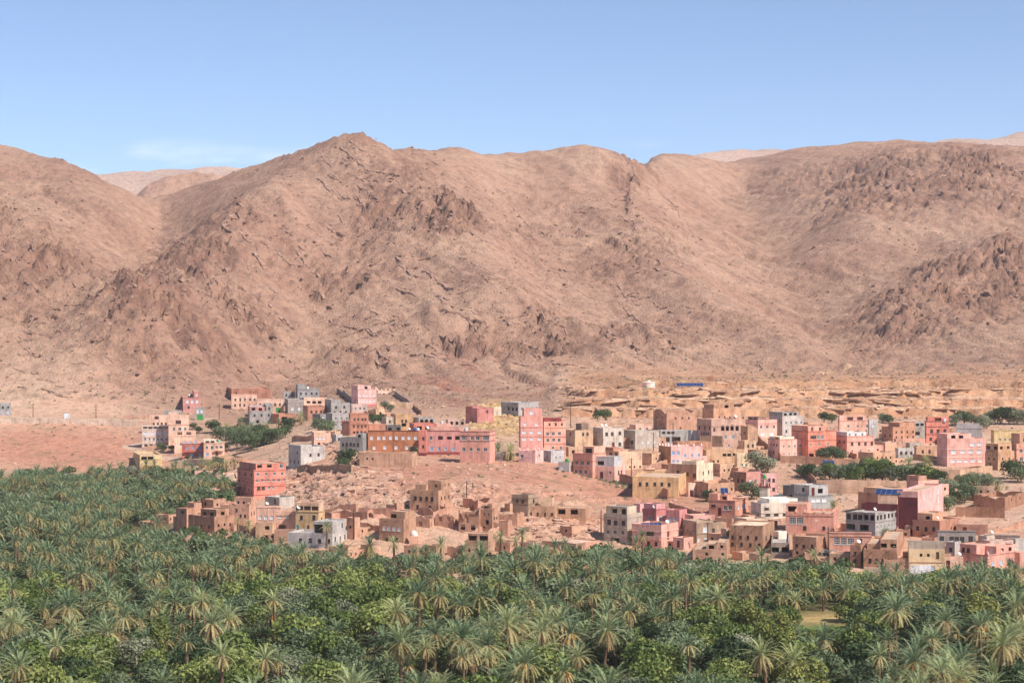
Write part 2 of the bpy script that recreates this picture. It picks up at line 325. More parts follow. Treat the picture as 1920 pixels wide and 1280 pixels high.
# ------------------------------------------------------------------ material kit
def nmat(name, rough=0.9):
    m = bpy.data.materials.new(name); m.use_nodes = True; nt = m.node_tree
    b = nt.nodes['Principled BSDF']; b.inputs['Roughness'].default_value = rough
    b.inputs['Specular IOR Level'].default_value = 0.2
    return m, nt, nt.nodes, nt.links, b
def add_noise(nt, vec, scale, detail=4, rough=0.6):
    n = nt.nodes.new('ShaderNodeTexNoise'); n.inputs['Scale'].default_value = scale
    n.inputs['Detail'].default_value = detail; n.inputs['Roughness'].default_value = rough
    nt.links.new(vec, n.inputs['Vector']); return n
def ramp(nt, fac, stops):
    r = nt.nodes.new('ShaderNodeValToRGB'); e = r.color_ramp.elements
    e[0].position = stops[0][0]; e[0].color = (*stops[0][1], 1)
    e[1].position = stops[-1][0]; e[1].color = (*stops[-1][1], 1)
    for p, cc in stops[1:-1]:
        k = e.new(p); k.color = (*cc, 1)
    nt.links.new(fac, r.inputs[0]); return r
def mixc(nt, mode, fac, a, b):
    n = nt.nodes.new('ShaderNodeMixRGB'); n.blend_type = mode
    for s, v in (('Fac', fac), ('Color1', a), ('Color2', b)):
        if hasattr(v, 'is_linked') or hasattr(v, 'links'): nt.links.new(v, n.inputs[s])
        elif s == 'Fac': n.inputs[s].default_value = v
        else: n.inputs[s].default_value = (*v, 1)
    return n.outputs[0]
def bump(nt, b, h, dist, strength=1.0):
    n = nt.nodes.new('ShaderNodeBump'); n.inputs['Distance'].default_value = dist; n.inputs['Strength'].default_value = strength
    nt.links.new(h, n.inputs['Height']); nt.links.new(n.outputs[0], b.inputs['Normal']); return n

def ground_material(name, s1, s2, bd):
    m, nt, N, L, b = nmat(name, 0.95)
    at = N.new('ShaderNodeAttribute'); at.attribute_name = 'Col'
    tc = N.new('ShaderNodeTexCoord')
    n1 = add_noise(nt, tc.outputs['Object'], s1, 6, 0.7); n2 = add_noise(nt, tc.outputs['Object'], s2, 4, 0.7)
    r1 = ramp(nt, n1.outputs[0], [(0.30, (0.62, 0.60, 0.60)), (0.5, (1, 1, 1)), (0.72, (1.22, 1.20, 1.17))])
    c1 = mixc(nt, 'MULTIPLY', 1.0, at.outputs['Color'], r1.outputs[0])
    r2 = ramp(nt, n2.outputs[0], [(0.26, (0.66, 0.64, 0.62)), (0.46, (1, 1, 1)), (0.75, (1.15, 1.15, 1.15))])
    c2 = mixc(nt, 'MULTIPLY', 0.8, c1, r2.outputs[0])
    L.new(c2, b.inputs['Base Color'])
    ad = N.new('ShaderNodeMath'); ad.operation = 'ADD'; L.new(n1.outputs[0], ad.inputs[0]); L.new(n2.outputs[0], ad.inputs[1])
    bump(nt, b, ad.outputs[0], bd); return m
M_MTN = ground_material('mountain_rock', 0.16, 0.75, 1.7)
M_HILL = ground_material('village_soil', 0.35, 1.8, 0.7)
M_FLOOR = ground_material('grove_soil', 0.3, 1.5, 0.3)

# ------------------------------------------------------------------ terrain sheets
def rng(a, b, s): return np.linspace(a, b, int(round((b-a)/s))+1)
floor_o, FG = grid('valley_floor', np.concatenate([np.linspace(-9000, -400, 20)[:-1], rng(-400, 400, 10), np.linspace(400, 9000, 20)[1:]]),
     np.concatenate([np.linspace(-6000, 0, 12)[:-1], rng(0, 430, 8), rng(436, 760, 5)[:0]]), M_FLOOR)
hill_o, HG = grid('village_hillside', np.concatenate([np.linspace(-420, -232, 16)[:-1], rng(-232, 232, 0.9), np.linspace(232, 420, 16)[1:]]), rng(430, 862, 1.0), M_HILL)
mtn_o, MG = grid('mountain', np.concatenate([np.linspace(-1500, -440, 40)[:-1], rng(-440, 500, 1.7), np.linspace(500, 1500, 40)[1:]]),
     np.concatenate([rng(862, 1300, 1.55), rng(1302, 2000, 3.0), rng(2020, 2600, 40)]), M_MTN)
for nm, xr in (('valley_side', (-9000, -420)), ('valley_side', (420, 9000))):
    grid(nm, np.linspace(xr[0], xr[1], 40), np.linspace(430, 862, 40), M_HILL)
def ridge(name, pts, depth, back, seed, col):
    """far range: crest line given in photograph columns and rows at a distance"""
    P = [pt(p, r, depth) for p, r in pts]; xs = np.linspace(P[0][0], P[-1][0], 160)
    ys = np.linspace(depth-back, depth+back, 60); X, Y = np.meshgrid(xs, ys)
    crest = np.interp(X, [p[0] for p in P], [p[2] for p in P]); t = np.abs(Y-depth)/back
    z = -60+(crest+60)*(1-sst(0, 1.0, t)**0.8)+(ridged(X, Y, depth*.06, 5, seed=seed)-.6)*depth*.006
    nx, ny = len(xs), len(ys); idx = np.arange(nx*ny).reshape(ny, nx)
    F = np.stack([idx[:-1, :-1], idx[:-1, 1:], idx[1:, 1:], idx[1:, :-1]], -1).reshape(-1, 4)
    C = np.broadcast_to(np.array(lin(*col)), (nx*ny, 3))*(1+0.25*fbm(X.ravel(), Y.ravel(), depth*.02, 4, seed=seed))[:, None]
    tag(obj(name, mesh_np(name, np.stack([X.ravel(), Y.ravel(), z.ravel()], -1), Fq=F, mats=(M_MTN,), smooth=True, colors=C)), kind='structure')
ridge('far_hill', [(40,420),(230,380),(268,352),(284,336),(320,326),(400,325),(460,345),(560,420)], 2000, 260, 1.3, (186,146,124))
ridge('far_range', [(-400,336),(0,332),(200,328),(330,320),(420,314),(520,318),(900,330),(1200,306),(1290,292),(1400,284),(1450,280),(1520,276),(1640,272),(1760,268),(1800,264),(1880,257),(1920,250),(2060,236),(2600,244)], 3300, 900, 4.4, (196,164,146))
def ground_z(x, y):
    z, _ = terrain(np.array([x], float), np.array([y], float)); return float(z[0])
# height lookup on the finished sheets
def _lut(G):
    hx, hy, hz = G[0][0], G[1][:, 0], G[2]
    def f(x, y):
        i = int(min(max(np.searchsorted(hx, x)-1, 0), len(hx)-2)); j = int(min(max(np.searchsorted(hy, y)-1, 0), len(hy)-2))
        fx = (x-hx[i])/(hx[i+1]-hx[i]); fy = (y-hy[j])/(hy[j+1]-hy[j])
        return float((hz[j, i]*(1-fx)+hz[j, i+1]*fx)*(1-fy)+(hz[j+1, i]*(1-fx)+hz[j+1, i+1]*fx)*fy)
    return f
_lf, _lh, _lm = _lut(FG), _lut(HG), _lut(MG)
def gz(x, y): return _lf(x, y) if y < 430 else _lh(x, y) if y <= 862 else _lm(x, y)
# ------------------------------------------------------------------ building kit
_mats = {}
def plaster(rgb, kind='p'):
    """wall coat: p plaster, m rammed earth, c bare concrete block"""
    key = (rgb, kind)
    if key in _mats: return _mats[key]
    m, nt, N, L, b = nmat({'p': 'plaster', 'm': 'earth_wall', 'c': 'concrete_block'}[kind], 0.93); _mats[key] = m
    tc = N.new('ShaderNodeTexCoord'); oi = N.new('ShaderNodeObjectInfo')
    ad = N.new('ShaderNodeVectorMath'); ad.operation = 'MULTIPLY_ADD'; ad.inputs[1].default_value = (1, 1, 1)
    sc = N.new('ShaderNodeMath'); sc.operation = 'MULTIPLY'; sc.inputs[1].default_value = 173.0
    L.new(oi.outputs['Random'], sc.inputs[0]); L.new(tc.outputs['Object'], ad.inputs[0]); L.new(sc.outputs[0], ad.inputs[2])
    v = ad.outputs[0]
    mp = N.new('ShaderNodeMapping'); mp.inputs['Scale'].default_value = (1.4, 1.4, 0.16); L.new(v, mp.inputs[0])
    n1 = add_noise(nt, v, 0.33, 5, 0.62); n2 = add_noise(nt, mp.outputs[0], 1.0, 4, 0.6); n3 = add_noise(nt, v, 3.2, 4, 0.7)
    base = np.array(lin(*rgb)); base = (base*.72+base.mean()*np.array([1.16, .98, .86])*.28)*1.06; k = {'p': 1.35, 'm': 1.5, 'c': 1.45}[kind]
    r1 = ramp(nt, n1.outputs[0], [(0.28, tuple(1-np.array((.30, .32, .34))*k*.85)), (0.5, (1, 1, 1)), (0.75, tuple(1+np.array((.17, .18, .2))*k))])
    r2 = ramp(nt, n2.outputs[0], [(0.30, tuple(1-np.array((.26, .28, .30))*k)), (0.52, (1, 1, 1)), (1.0, (1.06, 1.06, 1.06))])
    r3 = ramp(nt, n3.outputs[0], [(0.25, tuple(1-np.array((.22, .24, .25))*k)), (0.5, (1, 1, 1)), (0.8, (1.14, 1.14, 1.14))])
    c = mixc(nt, 'MULTIPLY', 1.0, tuple(base), r1.outputs[0]); c = mixc(nt, 'MULTIPLY', 0.8, c, r2.outputs[0]); c = mixc(nt, 'MULTIPLY', 0.8, c, r3.outputs[0])
    if kind == 'c':
        bt = N.new('ShaderNodeTexBrick'); bt.inputs['Scale'].default_value = 1.0; bt.inputs['Brick Width'].default_value = 0.42; bt.inputs['Row Height'].default_value = 0.21
        bt.inputs['Mortar Size'].default_value = 0.012
        bt.inputs['Color1'].default_value = (1, 1, 1, 1); bt.inputs['Color2'].default_value = (.86, .86, .87, 1); bt.inputs['Mortar'].default_value = (.72, .71, .70, 1)
        mb = N.new('ShaderNodeMapping'); mb.inputs['Rotation'].default_value = (radians(90), 0, 0); L.new(v, mb.inputs[0]); L.new(mb.outputs[0], bt.inputs['Vector'])
        c = mixc(nt, 'MULTIPLY', 0.7, c, bt.outputs[0])
    hs = N.new('ShaderNodeHueSaturation'); L.new(c, hs.inputs['Color'])
    mr = N.new('ShaderNodeMapRange'); mr.inputs[3].default_value = 0.92; mr.inputs[4].default_value = 1.08; L.new(oi.outputs['Random'], mr.inputs[0]); L.new(mr.outputs[0], hs.inputs['Value'])
    L.new(hs.outputs[0], b.inputs['Base Color'])
    bump(nt, b, n3.outputs[0], {'p': 0.03, 'm': 0.12, 'c': 0.05}[kind]); return m
def paint(rgb, rough=0.6, metal=0.0):
    key = (rgb, rough, metal)
    if key in _mats: return _mats[key]
    m, nt, N, L, b = nmat('paint', rough); _mats[key] = m
    tc = N.new('ShaderNodeTexCoord'); n = add_noise(nt, tc.outputs['Object'], 2.3, 4, .65)
    r = ramp(nt, n.outputs[0], [(0.3, (.78, .77, .76)), (0.55, (1, 1, 1)), (.8, (1.06, 1.06, 1.06))])
    L.new(mixc(nt, 'MULTIPLY', 1.0, tuple(lin(*rgb)), r.outputs[0]), b.inputs['Base Color']); b.inputs['Metallic'].default_value = metal; return m
M_GLASS = paint((72, 74, 78), 0.25); M_WHITE = paint((222, 220, 214)); M_WOOD = paint((112, 80, 56), .8); M_DARKWOOD = paint((78, 58, 46), .85)
M_BLUE = paint((120, 150, 190)); M_GREEN = paint((60, 150, 70)); M_MAROON = paint((112, 40, 44)); M_TEAL = paint((70, 160, 150)); M_SHUT = paint((214, 214, 218))
M_PALEBLUE = paint((176, 198, 220)); M_GREY = paint((130, 128, 124)); M_METAL = paint((170, 172, 176), .45, .3); M_PVBLUE = paint((40, 62, 108), .25)
M_BLUEDOOR = paint((40, 110, 180))

class MB:
    """collects faces of one mesh"""
    def __init__(s): s.v = []; s.f = []; s.m = []
    def quad(s, a, b, c, d, mi=0):
        n = len(s.v); s.v += [a, b, c, d]; s.f.append((n, n+1, n+2, n+3)); s.m.append(mi)
    def tri(s, a, b, c, mi=0):
        n = len(s.v); s.v += [a, b, c]; s.f.append((n, n+1, n+2)); s.m.append(mi)
    def box(s, x0, x1, y0, y1, z0, z1, mi=0):
        P = [(x, y, z) for x in (x0, x1) for y in (y0, y1) for z in (z0, z1)]
        for q in ((0,1,3,2),(4,6,7,5),(0,4,5,1),(2,3,7,6),(0,2,6,4),(1,5,7,3)): s.quad(*[P[i] for i in q], mi=mi)
    def tube(s, a, b, r0, r1, n=6, mi=0, cap=True):
        a = Vector(a); b = Vector(b); d = (b-a).normalized(); u = d.orthogonal().normalized(); w = d.cross(u)
        A = [tuple(a+r0*(cos(2*pi*i/n)*u+sin(2*pi*i/n)*w)) for i in range(n)]; B = [tuple(b+r1*(cos(2*pi*i/n)*u+sin(2*pi*i/n)*w)) for i in range(n)]
        for i in range(n): s.quad(A[i], A[(i+1) % n], B[(i+1) % n], B[i], mi)
        if cap:
            k = len(s.v); s.v += B; s.f.append(tuple(range(k, k+n))); s.m.append(mi)
    def lathe(s, prof, n=12, mi=0, c=(0, 0, 0)):
        for (r0, z0), (r1, z1) in zip(prof[:-1], prof[1:]):
            for i in range(n):
                t0, t1 = 2*pi*i/n, 2*pi*(i+1)/n
                p = lambda r, t, z: (c[0]+r*cos(t), c[1]+r*sin(t), c[2]+z)
                if r1 < 1e-5: s.tri(p(r0, t0, z0), p(r0, t1, z0), p(0, 0, z1), mi)
                elif r0 < 1e-5: s.tri(p(0, 0, z0), p(r1, t1, z1), p(r1, t0, z1), mi)
                else: s.quad(p(r0, t0, z0), p(r0, t1, z0), p(r1, t1, z1), p(r1, t0, z1), mi)
    def mesh(s, name, mats):
        me = bpy.data.meshes.new(name); me.from_pydata(s.v, [], s.f)
        for m in mats: me.materials.append(m)
        if any(s.m): me.polygons.foreach_set('material_index', s.m)
        me.update(); return me

rnd = random.Random(11)
KINDS = {  # width, height, style, pane material, frame material
 'w': (1.05, 1.2, 'win', M_GLASS, M_WHITE), 'v': (1.05, 1.2, 'win', M_GLASS, M_WOOD), 'W': (1.7, 1.15, 'shut', M_SHUT, M_WHITE), 'q': (1.1, 1.3, 'shut', M_SHUT, M_WHITE),
 'b': (1.05, 1.4, 'shut', M_BLUE, M_WHITE), 's': (0.62, 0.85, 'win', M_GLASS, M_WOOD), 'u': (0.8, 1.0, 'win', M_GLASS, M_DARKWOOD), 'h': (0.6, 0.7, 'hole', None, None),
 'H': (1.0, 1.1, 'hole', None, None), 'g': (2.1, 1.5, 'hole', None, None), 'G': (3.0, 1.7, 'hole', None, None), 'd': (1.0, 2.0, 'door', M_WOOD, M_DARKWOOD),
 'D': (2.4, 2.4, 'door', M_GREEN, M_GREY), 'n': (1.0, 2.0, 'door', M_MAROON, M_WOOD), 't': (1.0, 2.0, 'door', M_TEAL, M_WHITE), 'B': (2.4, 1.9, 'door', M_BLUEDOOR, M_WHITE),
 'e': (2.4, 2.2, 'hole', None, None), 'a': (1.35, 1.9, 'arch', None, None), 'A': (1.35, 1.7, 'archwin', M_BLUE, M_WHITE), 'k': (1.7, 1.6, 'grid', M_GLASS, M_WHITE),
 'x': (1.15, 1.3, 'hole', None, None), 'p': (1.1, 1.2, 'win', M_PALEBLUE, M_WHITE), 'o': (0.8, 0.8, 'shut', M_WHITE, M_WHITE), 'l': (1.3, 0.6, 'win', M_GLASS, M_DARKWOOD),
}
_wm = {}
def win_meshes(k, w, h, joined):
    key = (k, round(w, 2), round(h, 2), joined)
    if key in _wm: return _wm[key]
    st, pane, fr = KINDS[k][2:]; F = MB(); P = MB(); x, z = w/2, h/2; t = 0.07; y0, y1 = 0.03, 0.15
    if st == 'archwin': pass
    F.box(-x, -x+t, y0, y1, -z, z); F.box(x-t, x, y0, y1, -z, z); F.box(-x+t, x-t, y0, y1, z-t, z); F.box(-x+t, x-t, y0, y1, -z, -z+t)
    F.box(-x-.06, x+.06, -0.09, y0-.002, -z-.05, -z+.02)
    if st in ('win', 'archwin'): F.box(-.025, .025, y0+.02, y1, -z+t, z-t)
    if st == 'shut':
        F.box(-.03, .03, y0+.01, y1, -z+t, z-t)
    if st == 'grid':
        for q in (-.25, 0, .25): F.box(q*w-.025, q*w+.025, y0+.02, y1, -z+t, z-t)
        for q in (-.17, .17): F.box(-x+t, x-t, y0+.03, y1, q*h-.025, q*h+.025)
    yp = 0.105
    P.quad((-x+t*.5, yp, -z+t*.5), (x-t*.5, yp, -z+t*.5), (x-t*.5, yp, z-t*.5), (-x+t*.5, yp, z-t*.5))
    if st == 'door':
        for q in (-.22, .22): P.box(q*w-.16*w, q*w+.16*w, yp-.03, yp-.001, -z+.2*h, z-.2*h)
    if joined:
        for f, mi in zip(P.f, P.m): F.quad(*[P.v[i] for i in f], mi=1)
        r = (F.mesh('window', (fr, pane)), None)
    else: r = (F.mesh('window', (fr,)), P.mesh('pane', (pane,)))
    _wm[key] = r; return r
def arch_mesh(w, h, mat):
    """spandrel that turns the head of a square opening into a round arch"""
    m = MB(); n = 8; r = w/2; z0 = h/2-r
    for sx in (-1, 1):
        for i in range(n):
            a0, a1 = pi/2*i/n, pi/2*(i+1)/n
            p0 = (sx*r*cos(a0), z0+r*sin(a0)); p1 = (sx*r*cos(a1), z0+r*sin(a1)); q0 = (sx*(r+.001), p0[1]); q1 = (sx*(r+.001), p1[1])
            c0 = (sx*r, h/2) 
            A = [(p0[0], p0[1]), (p1[0], p1[1]), (p1[0], h/2+.002), (p0[0], h/2+.002)]
            for y in (0.012, 0.2): m.quad(*[(q[0], y, q[1]) for q in A])
            m.quad((p0[0], .012, p0[1]), (p1[0], .012, p1[1]), (p1[0], .2, p1[1]), (p0[0], .2, p0[1]))
    return m.mesh('arch', (mat,))

def parse(rows, Wm, H):
    """'v n u0 u1 kind' rows, percentages of the face measured from its top and left -> openings (u, z, w, h, kind)"""
    out = []
    if not rows: return out
    for r in rows.split(';'):
        if not r.strip(): continue
        t = r.split(); v, n, u0, u1, k = float(t[0]), int(t[1]), float(t[2]), float(t[3]), t[4]; sc = float(t[5]) if len(t) > 5 else 1.0
        w0, h0 = KINDS[k][0]*sc, KINDS[k][1]*sc; rv = rnd.choice((0, 0, 1))
        for i in range(n):
            jw = 1.0 if KINDS[k][2] in ('hole', 'door', 'arch') else rnd.choice((.88, 1.0, 1.0, 1.1)) if rv else 1.0
            w, h = w0*jw, h0*(rnd.choice((.9, 1.0, 1.0, 1.12)) if rv and KINDS[k][2] != 'door' else 1.0)
            u = (u0+(u1-u0)*(i/(n-1) if n > 1 else .5))/100.*Wm+rnd.gauss(0, .07); z = H*(1-v/100.)+rnd.gauss(0, .04)
            ww = min(w, Wm*.9); u = min(max(u, ww/2+.12), Wm-ww/2-.12)
            zz = min(max(z, h/2+.05 if KINDS[k][2] == 'door' else h/2+.1), H-h/2-.12)
            if any(abs(u-o[0]) < (ww+o[2])/2+.1 and abs(zz-o[1]) < (h+o[3])/2+.1 for o in out): continue
            out.append((u, zz, ww, h, k))
    return out

def face(mb, o, ud, nd, Wf, zb, zt, holes, par, thick, zroof, jit, step, rev=0.24, mi=0):
    """one wall: outer skin with real openings and reveals, then the parapet's top and inner side"""
    us = {0.0, Wf}; zs = {zb, zt}
    for u, z, w, h, k in holes: us |= {u-w/2, u+w/2}; zs |= {z-h/2, z+h/2}
    if step:
        n = max(1, int(Wf/step))
        for i in range(1, n):
            q = Wf*i/n
            if all(abs(q-e) > .25 for e in us): us.add(q)
    us = sorted(us); zs = sorted(zs)
    P = lambda u, z, k=0.0: (o[0]+ud[0]*u-nd[0]*k, o[1]+ud[1]*u-nd[1]*k, z)
    top = {u: zt+(jit(o[0]+ud[0]*u, o[1]+ud[1]*u) if jit else 0) for u in us}
    inh = lambda uc, zc: any(abs(uc-u) < w/2 and abs(zc-z) < h/2 for u, z, w, h, k in holes)
    for a, b in zip(us[:-1], us[1:]):
        for c, d in zip(zs[:-1], zs[1:]):
            if inh((a+b)/2, (c+d)/2): continue
            da, db = (top[a], top[b]) if d == zt else (d, d)
            mb.quad(P(a, c), P(b, c), P(b, db), P(a, da), mi)
        ia, ib = min(max(a, thick), Wf-thick), min(max(b, thick), Wf-thick)
        mb.quad(P(a, top[a]), P(b, top[b]), P(ib, top[b], thick), P(ia, top[a], thick))
        mb.quad(P(ia, top[a], thick), P(ib, top[b], thick), P(ib, zroof-.05, thick), P(ia, zroof-.05, thick))
    for u, z, w, h, k in holes:
        a, b, c, d = u-w/2, u+w/2, z-h/2, z+h/2
        mb.quad(P(a, c), P(b, c), P(b, c, rev), P(a, c, rev)); mb.quad(P(a, d), P(b, d), P(b, d, rev), P(a, d, rev))
        mb.quad(P(a, c), P(a, d), P(a, d, rev), P(a, c, rev)); mb.quad(P(b, c), P(b, d), P(b, d, rev), P(b, c, rev))

def openings(parent, holes, o, rz, level, mat):
    for u, z, w, h, k in holes:
        st = KINDS[k][2]; x, y = (o[0]+cos(rz)*u, o[1]+sin(rz)*u)
        if st == 'hole': continue
        if st == 'arch':
            obj('arch', arch_mesh(w, h, mat), parent, (x, y, z), rz); continue
        f, p = win_meshes(k, w, h, level > 1)
        e = obj('door' if st == 'door' else 'window', f, parent, (x, y, z), rz)
        if p: obj('pane' if st != 'door' else 'door_panel', p, e)

def shell(name, parent, Wl, Wr, H, below, mat, L, R, par, thick, rag, off=(0, 0, 0), level=1, roofmat=None, seed=0.0, lmat=None):
    """walls round a plan with the near corner at the origin, left face along -x, right face along +y"""
    mb = MB(); zr = H-par
    def jit_(x, y):
        h = math.sin(round(x*3)*12.9898+round(y*3)*78.233+seed*3.1)*43758.5453; h -= floor(h)
        lo = float(pn(np.array([x*.21+seed*7.1]), np.array([y*.21-seed*3.3]))[0])
        v = .9*lo+.75*(h-.6)-.12; return rag*(v if rag < .3 else min(.25, round(v*3.2)/3.2+.12*(h-.5)))
    jit = jit_ if rag else None
    step = 1.1 if rag > .25 else (2.5 if rag else 0)
    hl, hr = parse(L, Wl, H), parse(R, Wr, H)
    ins = min(thick, Wl*.2, Wr*.2)
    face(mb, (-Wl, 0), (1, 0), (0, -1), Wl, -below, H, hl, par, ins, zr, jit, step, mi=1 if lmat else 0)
    face(mb, (0, 0), (0, 1), (1, 0), Wr, -below, H, hr, par, ins, zr, jit, step)
    face(mb, (0, Wr), (-1, 0), (0, 1), Wl, -below, H, [], par, ins, zr, jit, step)
    face(mb, (-Wl, Wr), (0, -1), (-1, 0), Wr, -below, H, [], par, ins, zr, jit, step)
    w = obj(name, mb.mesh(name, (mat, lmat) if lmat else (mat,)), parent, off)
    ho = parent if level == 1 else w
    ox, oy, oz = off if level == 1 else (0, 0, 0)
    openings(ho, [(u, z+oz, a, b, k) for u, z, a, b, k in hl], (-Wl+ox, oy), 0.0, level, mat)
    openings(ho, [(u, z+oz, a, b, k) for u, z, a, b, k in hr], (ox, oy), pi/2, level, mat)
    rb = MB(); i = ins*.9; rb.box(-Wl+i, -i, i, Wr-i, zr-.22, zr)
    obj('roof', rb.mesh('roof', (roofmat or mat,)), w if level > 1 else parent, (0, 0, 0) if level > 1 else off)
    return w

_dish = None
def dish_thing(loc, rz, label, s=1.0):
    global _dish
    if _dish is None:
        a = MB(); prof = [(0.02, 0), (.2, .02), (.38, .08), (.5, .16)]
        a.lathe(prof, 14); a.lathe([(r, z-.015) for r, z in prof], 14)
        b = MB(); b.tube((0, 0, 0), (0, 0, 1.25), .035, .035, 6); b.box(-.25, .25, -.25, .25, 0, .06)
        c = MB(); c.tube((0, 0, .03), (.0, .22, .5), .015, .015, 5); c.box(-.05, .05, .17, .27, .46, .56)
        _dish = (a.mesh('reflector', (M_WHITE,)), b.mesh('mast', (M_METAL,)), c.mesh('feed_arm', (M_METAL,)))
    t = empty('satellite_dish', loc, rz); t.scale = (s, s, s); tag(t, label, 'satellite dish', 'satellite dishes on the roofs')
    obj('mast', _dish[1], t); r = obj('reflector', _dish[0], t, (0, -.1, 1.25)); r.rotation_euler = (radians(52), 0, 0); f = obj('feed_arm', _dish[2], r)
    return t
_merl = {}
def merlon(mat):
    if mat.name not in _merl:
        m = MB(); m.box(-.27, .27, -.27, .27, -.02, .35)
        for sx, sy in ((-1, -1), (1, -1), (1, 1), (-1, 1)): pass
        q = [(-.27, -.27, .35), (.27, -.27, .35), (.27, .27, .35), (-.27, .27, .35)]
        for i in range(4): m.tri(q[i], q[(i+1) % 4], (0, 0, 1.0))
        _merl[mat.name] = m.mesh('merlon', (mat,))
    return _merl[mat.name]

BUILT = {}
def H(key, name, label, X, Y, rgb, kind='p', L='', R='', a=None, g=None, d=None, dep=None, par=0.55, rag=0.0, tops=(), ledge=(), ledge_rgb=None,
      sp=0, mer=0, dish=(), cat='house', roof=None, thick=0.28, plinth=None, group=None, balc=(), tank=None, strips=(), Lrgb=None):
    xl, xc, xr = X; yt, yb = Y
    dd = d or depth_at(xc if xc < xr or xc > xl else (xl+xr)/2, g or yb)
    s = dd/FP; z0 = (640-yb)*s; Hh = (yb-yt)*s
    pl, pr = max(xc-xl, .001), max(xr-xc, .001)
    if a is None:
        if xc == xr: a = 4.0
        elif xc == xl: a = 86.0
        else: a = min(max(math.degrees(atan(pr/pl)), 9), 81)
    A = radians(a); C = ((xc-960)*s, dd)
    def run(px, dx, dy):  # length from the corner along (dx,dy) to the sight line of column px
        k = (px-960)/FP; return (k*C[1]-C[0])/(dx-k*dy)
    Wl = run(xl, -cos(A), sin(A)) if xc > xl else (dep or 8.0)
    Wr = run(xr, sin(A), cos(A)) if xr > xc else (dep or min(max(Wl*.7, 5.0), 11.0))
    if dep and xr > xc and xc > xl:
        if pl >= pr: Wr = min(Wr, dep)
        else: Wl = min(Wl, dep)
    Wl = min(max(Wl, 1.5), 45); Wr = min(max(Wr, 1.5), 45)
    if xr > xc and xc > xl: Wl, Wr = min(Wl, 30), min(Wr, 30)
    rz = -A
    t = empty(name, (C[0], C[1], z0), rz); tag(t, label, cat, group or 'houses of the village')
    cs = [(0, 0), (-Wl, 0), (0, Wr), (-Wl, Wr), (-Wl/2, 0), (0, Wr/2)]
    low = min(gz(C[0]+x*cos(rz)-y*sin(rz), C[1]+x*sin(rz)+y*cos(rz)) for x, y in cs)
    below = max(0.8, z0-low+0.9)
    mat = plaster(rgb, kind); seed = (hash_(key) % 97)*.37
    rm = plaster(roof or ((202, 164, 132) if kind != 'c' else (176, 168, 160)), 'm')
    if kind == 'm' and rag == 0: rag = 0.16
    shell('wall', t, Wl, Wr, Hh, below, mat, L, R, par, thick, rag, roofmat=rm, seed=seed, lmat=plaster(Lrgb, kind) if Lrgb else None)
    zr = Hh-par
    for v in ledge:      # projecting string courses / cornice
        z = Hh*(1-v/100.0); lb = MB(); e = .10; lb.box(-Wl-e, e, -e, .002-.004, z-.09, z+.09); lb.box(.004-.002, e, -.002+.004, Wr+e, z-.09, z+.09)
        obj('ledge', lb.mesh('ledge', (plaster(ledge_rgb or tuple(int(c*.86) for c in rgb), 'p'),)), t)
    for (u0, u1, z0_, z1_, c) in strips:   # painted plinths, pilasters and bands standing just proud of the left face
        q = MB(); q.box(-Wl+u0/100*Wl, -Wl+u1/100*Wl, -.05, -.006, Hh*(1-z1_/100), Hh*(1-z0_/100)); obj('pilaster', q.mesh('pilaster', (plaster(c, 'p'),)), t)
    if plinth:
        q = MB(); h = Hh*.13; q.box(-Wl-.05, .05, -.05, -.006, -below+.1, h); q.box(.006, .05, -.006, Wr, -below+.1, h); obj('plinth', q.mesh('plinth', (plaster(plinth, 'p'),)), t)
    for (u0, u1, v0, v1, h, c, l, r) in tops:   # rooms standing on the roof
        w1 = (u1-u0)/100*Wl; w2 = (v1-v0)/100*Wr; cc = c or rgb
        shell('roof_room', t, w1, w2, h, .1, plaster(cc, kind), l, r, .25, .22, rag, off=(-Wl+u1/100*Wl-.02, v0/100*Wr+.02, zr), level=2, roofmat=rm, seed=seed+1)
    ar = random.Random(hash_(key)+3)
    if xc > 1040 and cat in ('house', 'mud house') or kind == 'm' and cat == 'mud house':   # lower rooms built against the house
        cols = [(200,148,116), (208,160,126), (192,138,108), (214,172,144)]+([(176,168,162)] if kind == 'c' else [])+([rgb] if kind == 'p' else [])
        for side in (0, 1):
            if ar.random() > .55: continue
            w1, w2, h_ = ar.uniform(2.5, 5.5), ar.uniform(3.0, 5.5), Hh*ar.uniform(.38, .68); cc = ar.choice(cols); v = ar.uniform(.15, .6)*Wr
            o3 = (-Wl+.02, v, 0) if side == 0 else (-ar.uniform(0, .4)*Wl, Wr+w2*.0-.02, 0)
            shell('annex', t, w1, w2, h_, below+1.2, plaster(cc, 'm' if cc != (176,168,162) else 'c'), '45 %d 25 75 h 1.1' % ar.choice((1, 2)), '45 %d 25 75 h 1.1' % ar.choice((1, 2)), ar.choice((.3, .5)), .25, ar.choice((.12, .3)), off=o3, level=2, roofmat=rm, seed=seed+5)
    for i in range(sp):  # rain spouts
        q = MB(); u = -Wl+Wl*(i+.6)/(sp+.3); q.box(u-.07, u+.07, -.95, -.004, zr-.12, zr); obj('spout', q.mesh('spout', (M_DARKWOOD,)), t)
    for (f, v, u0, u1) in balc:   # balcony: slab with a solid front
        z = Hh*(1-v/100); q = MB(); W_ = Wl if f == 'L' else Wr; a0, a1 = u0/100*W_, u1/100*W_
        if f == 'L': q.box(-Wl+a0, -Wl+a1, -1.0, -.004, z-.12, z); q.box(-Wl+a0, -Wl+a1, -1.0, -.9, z+.003, z+.85)
        else: q.box(.004, 1.0, a0, a1, z-.12, z); q.box(.9, 1.0, a0, a1, z+.003, z+.85)
        obj('balcony', q.mesh('balcony', (mat,)), t)
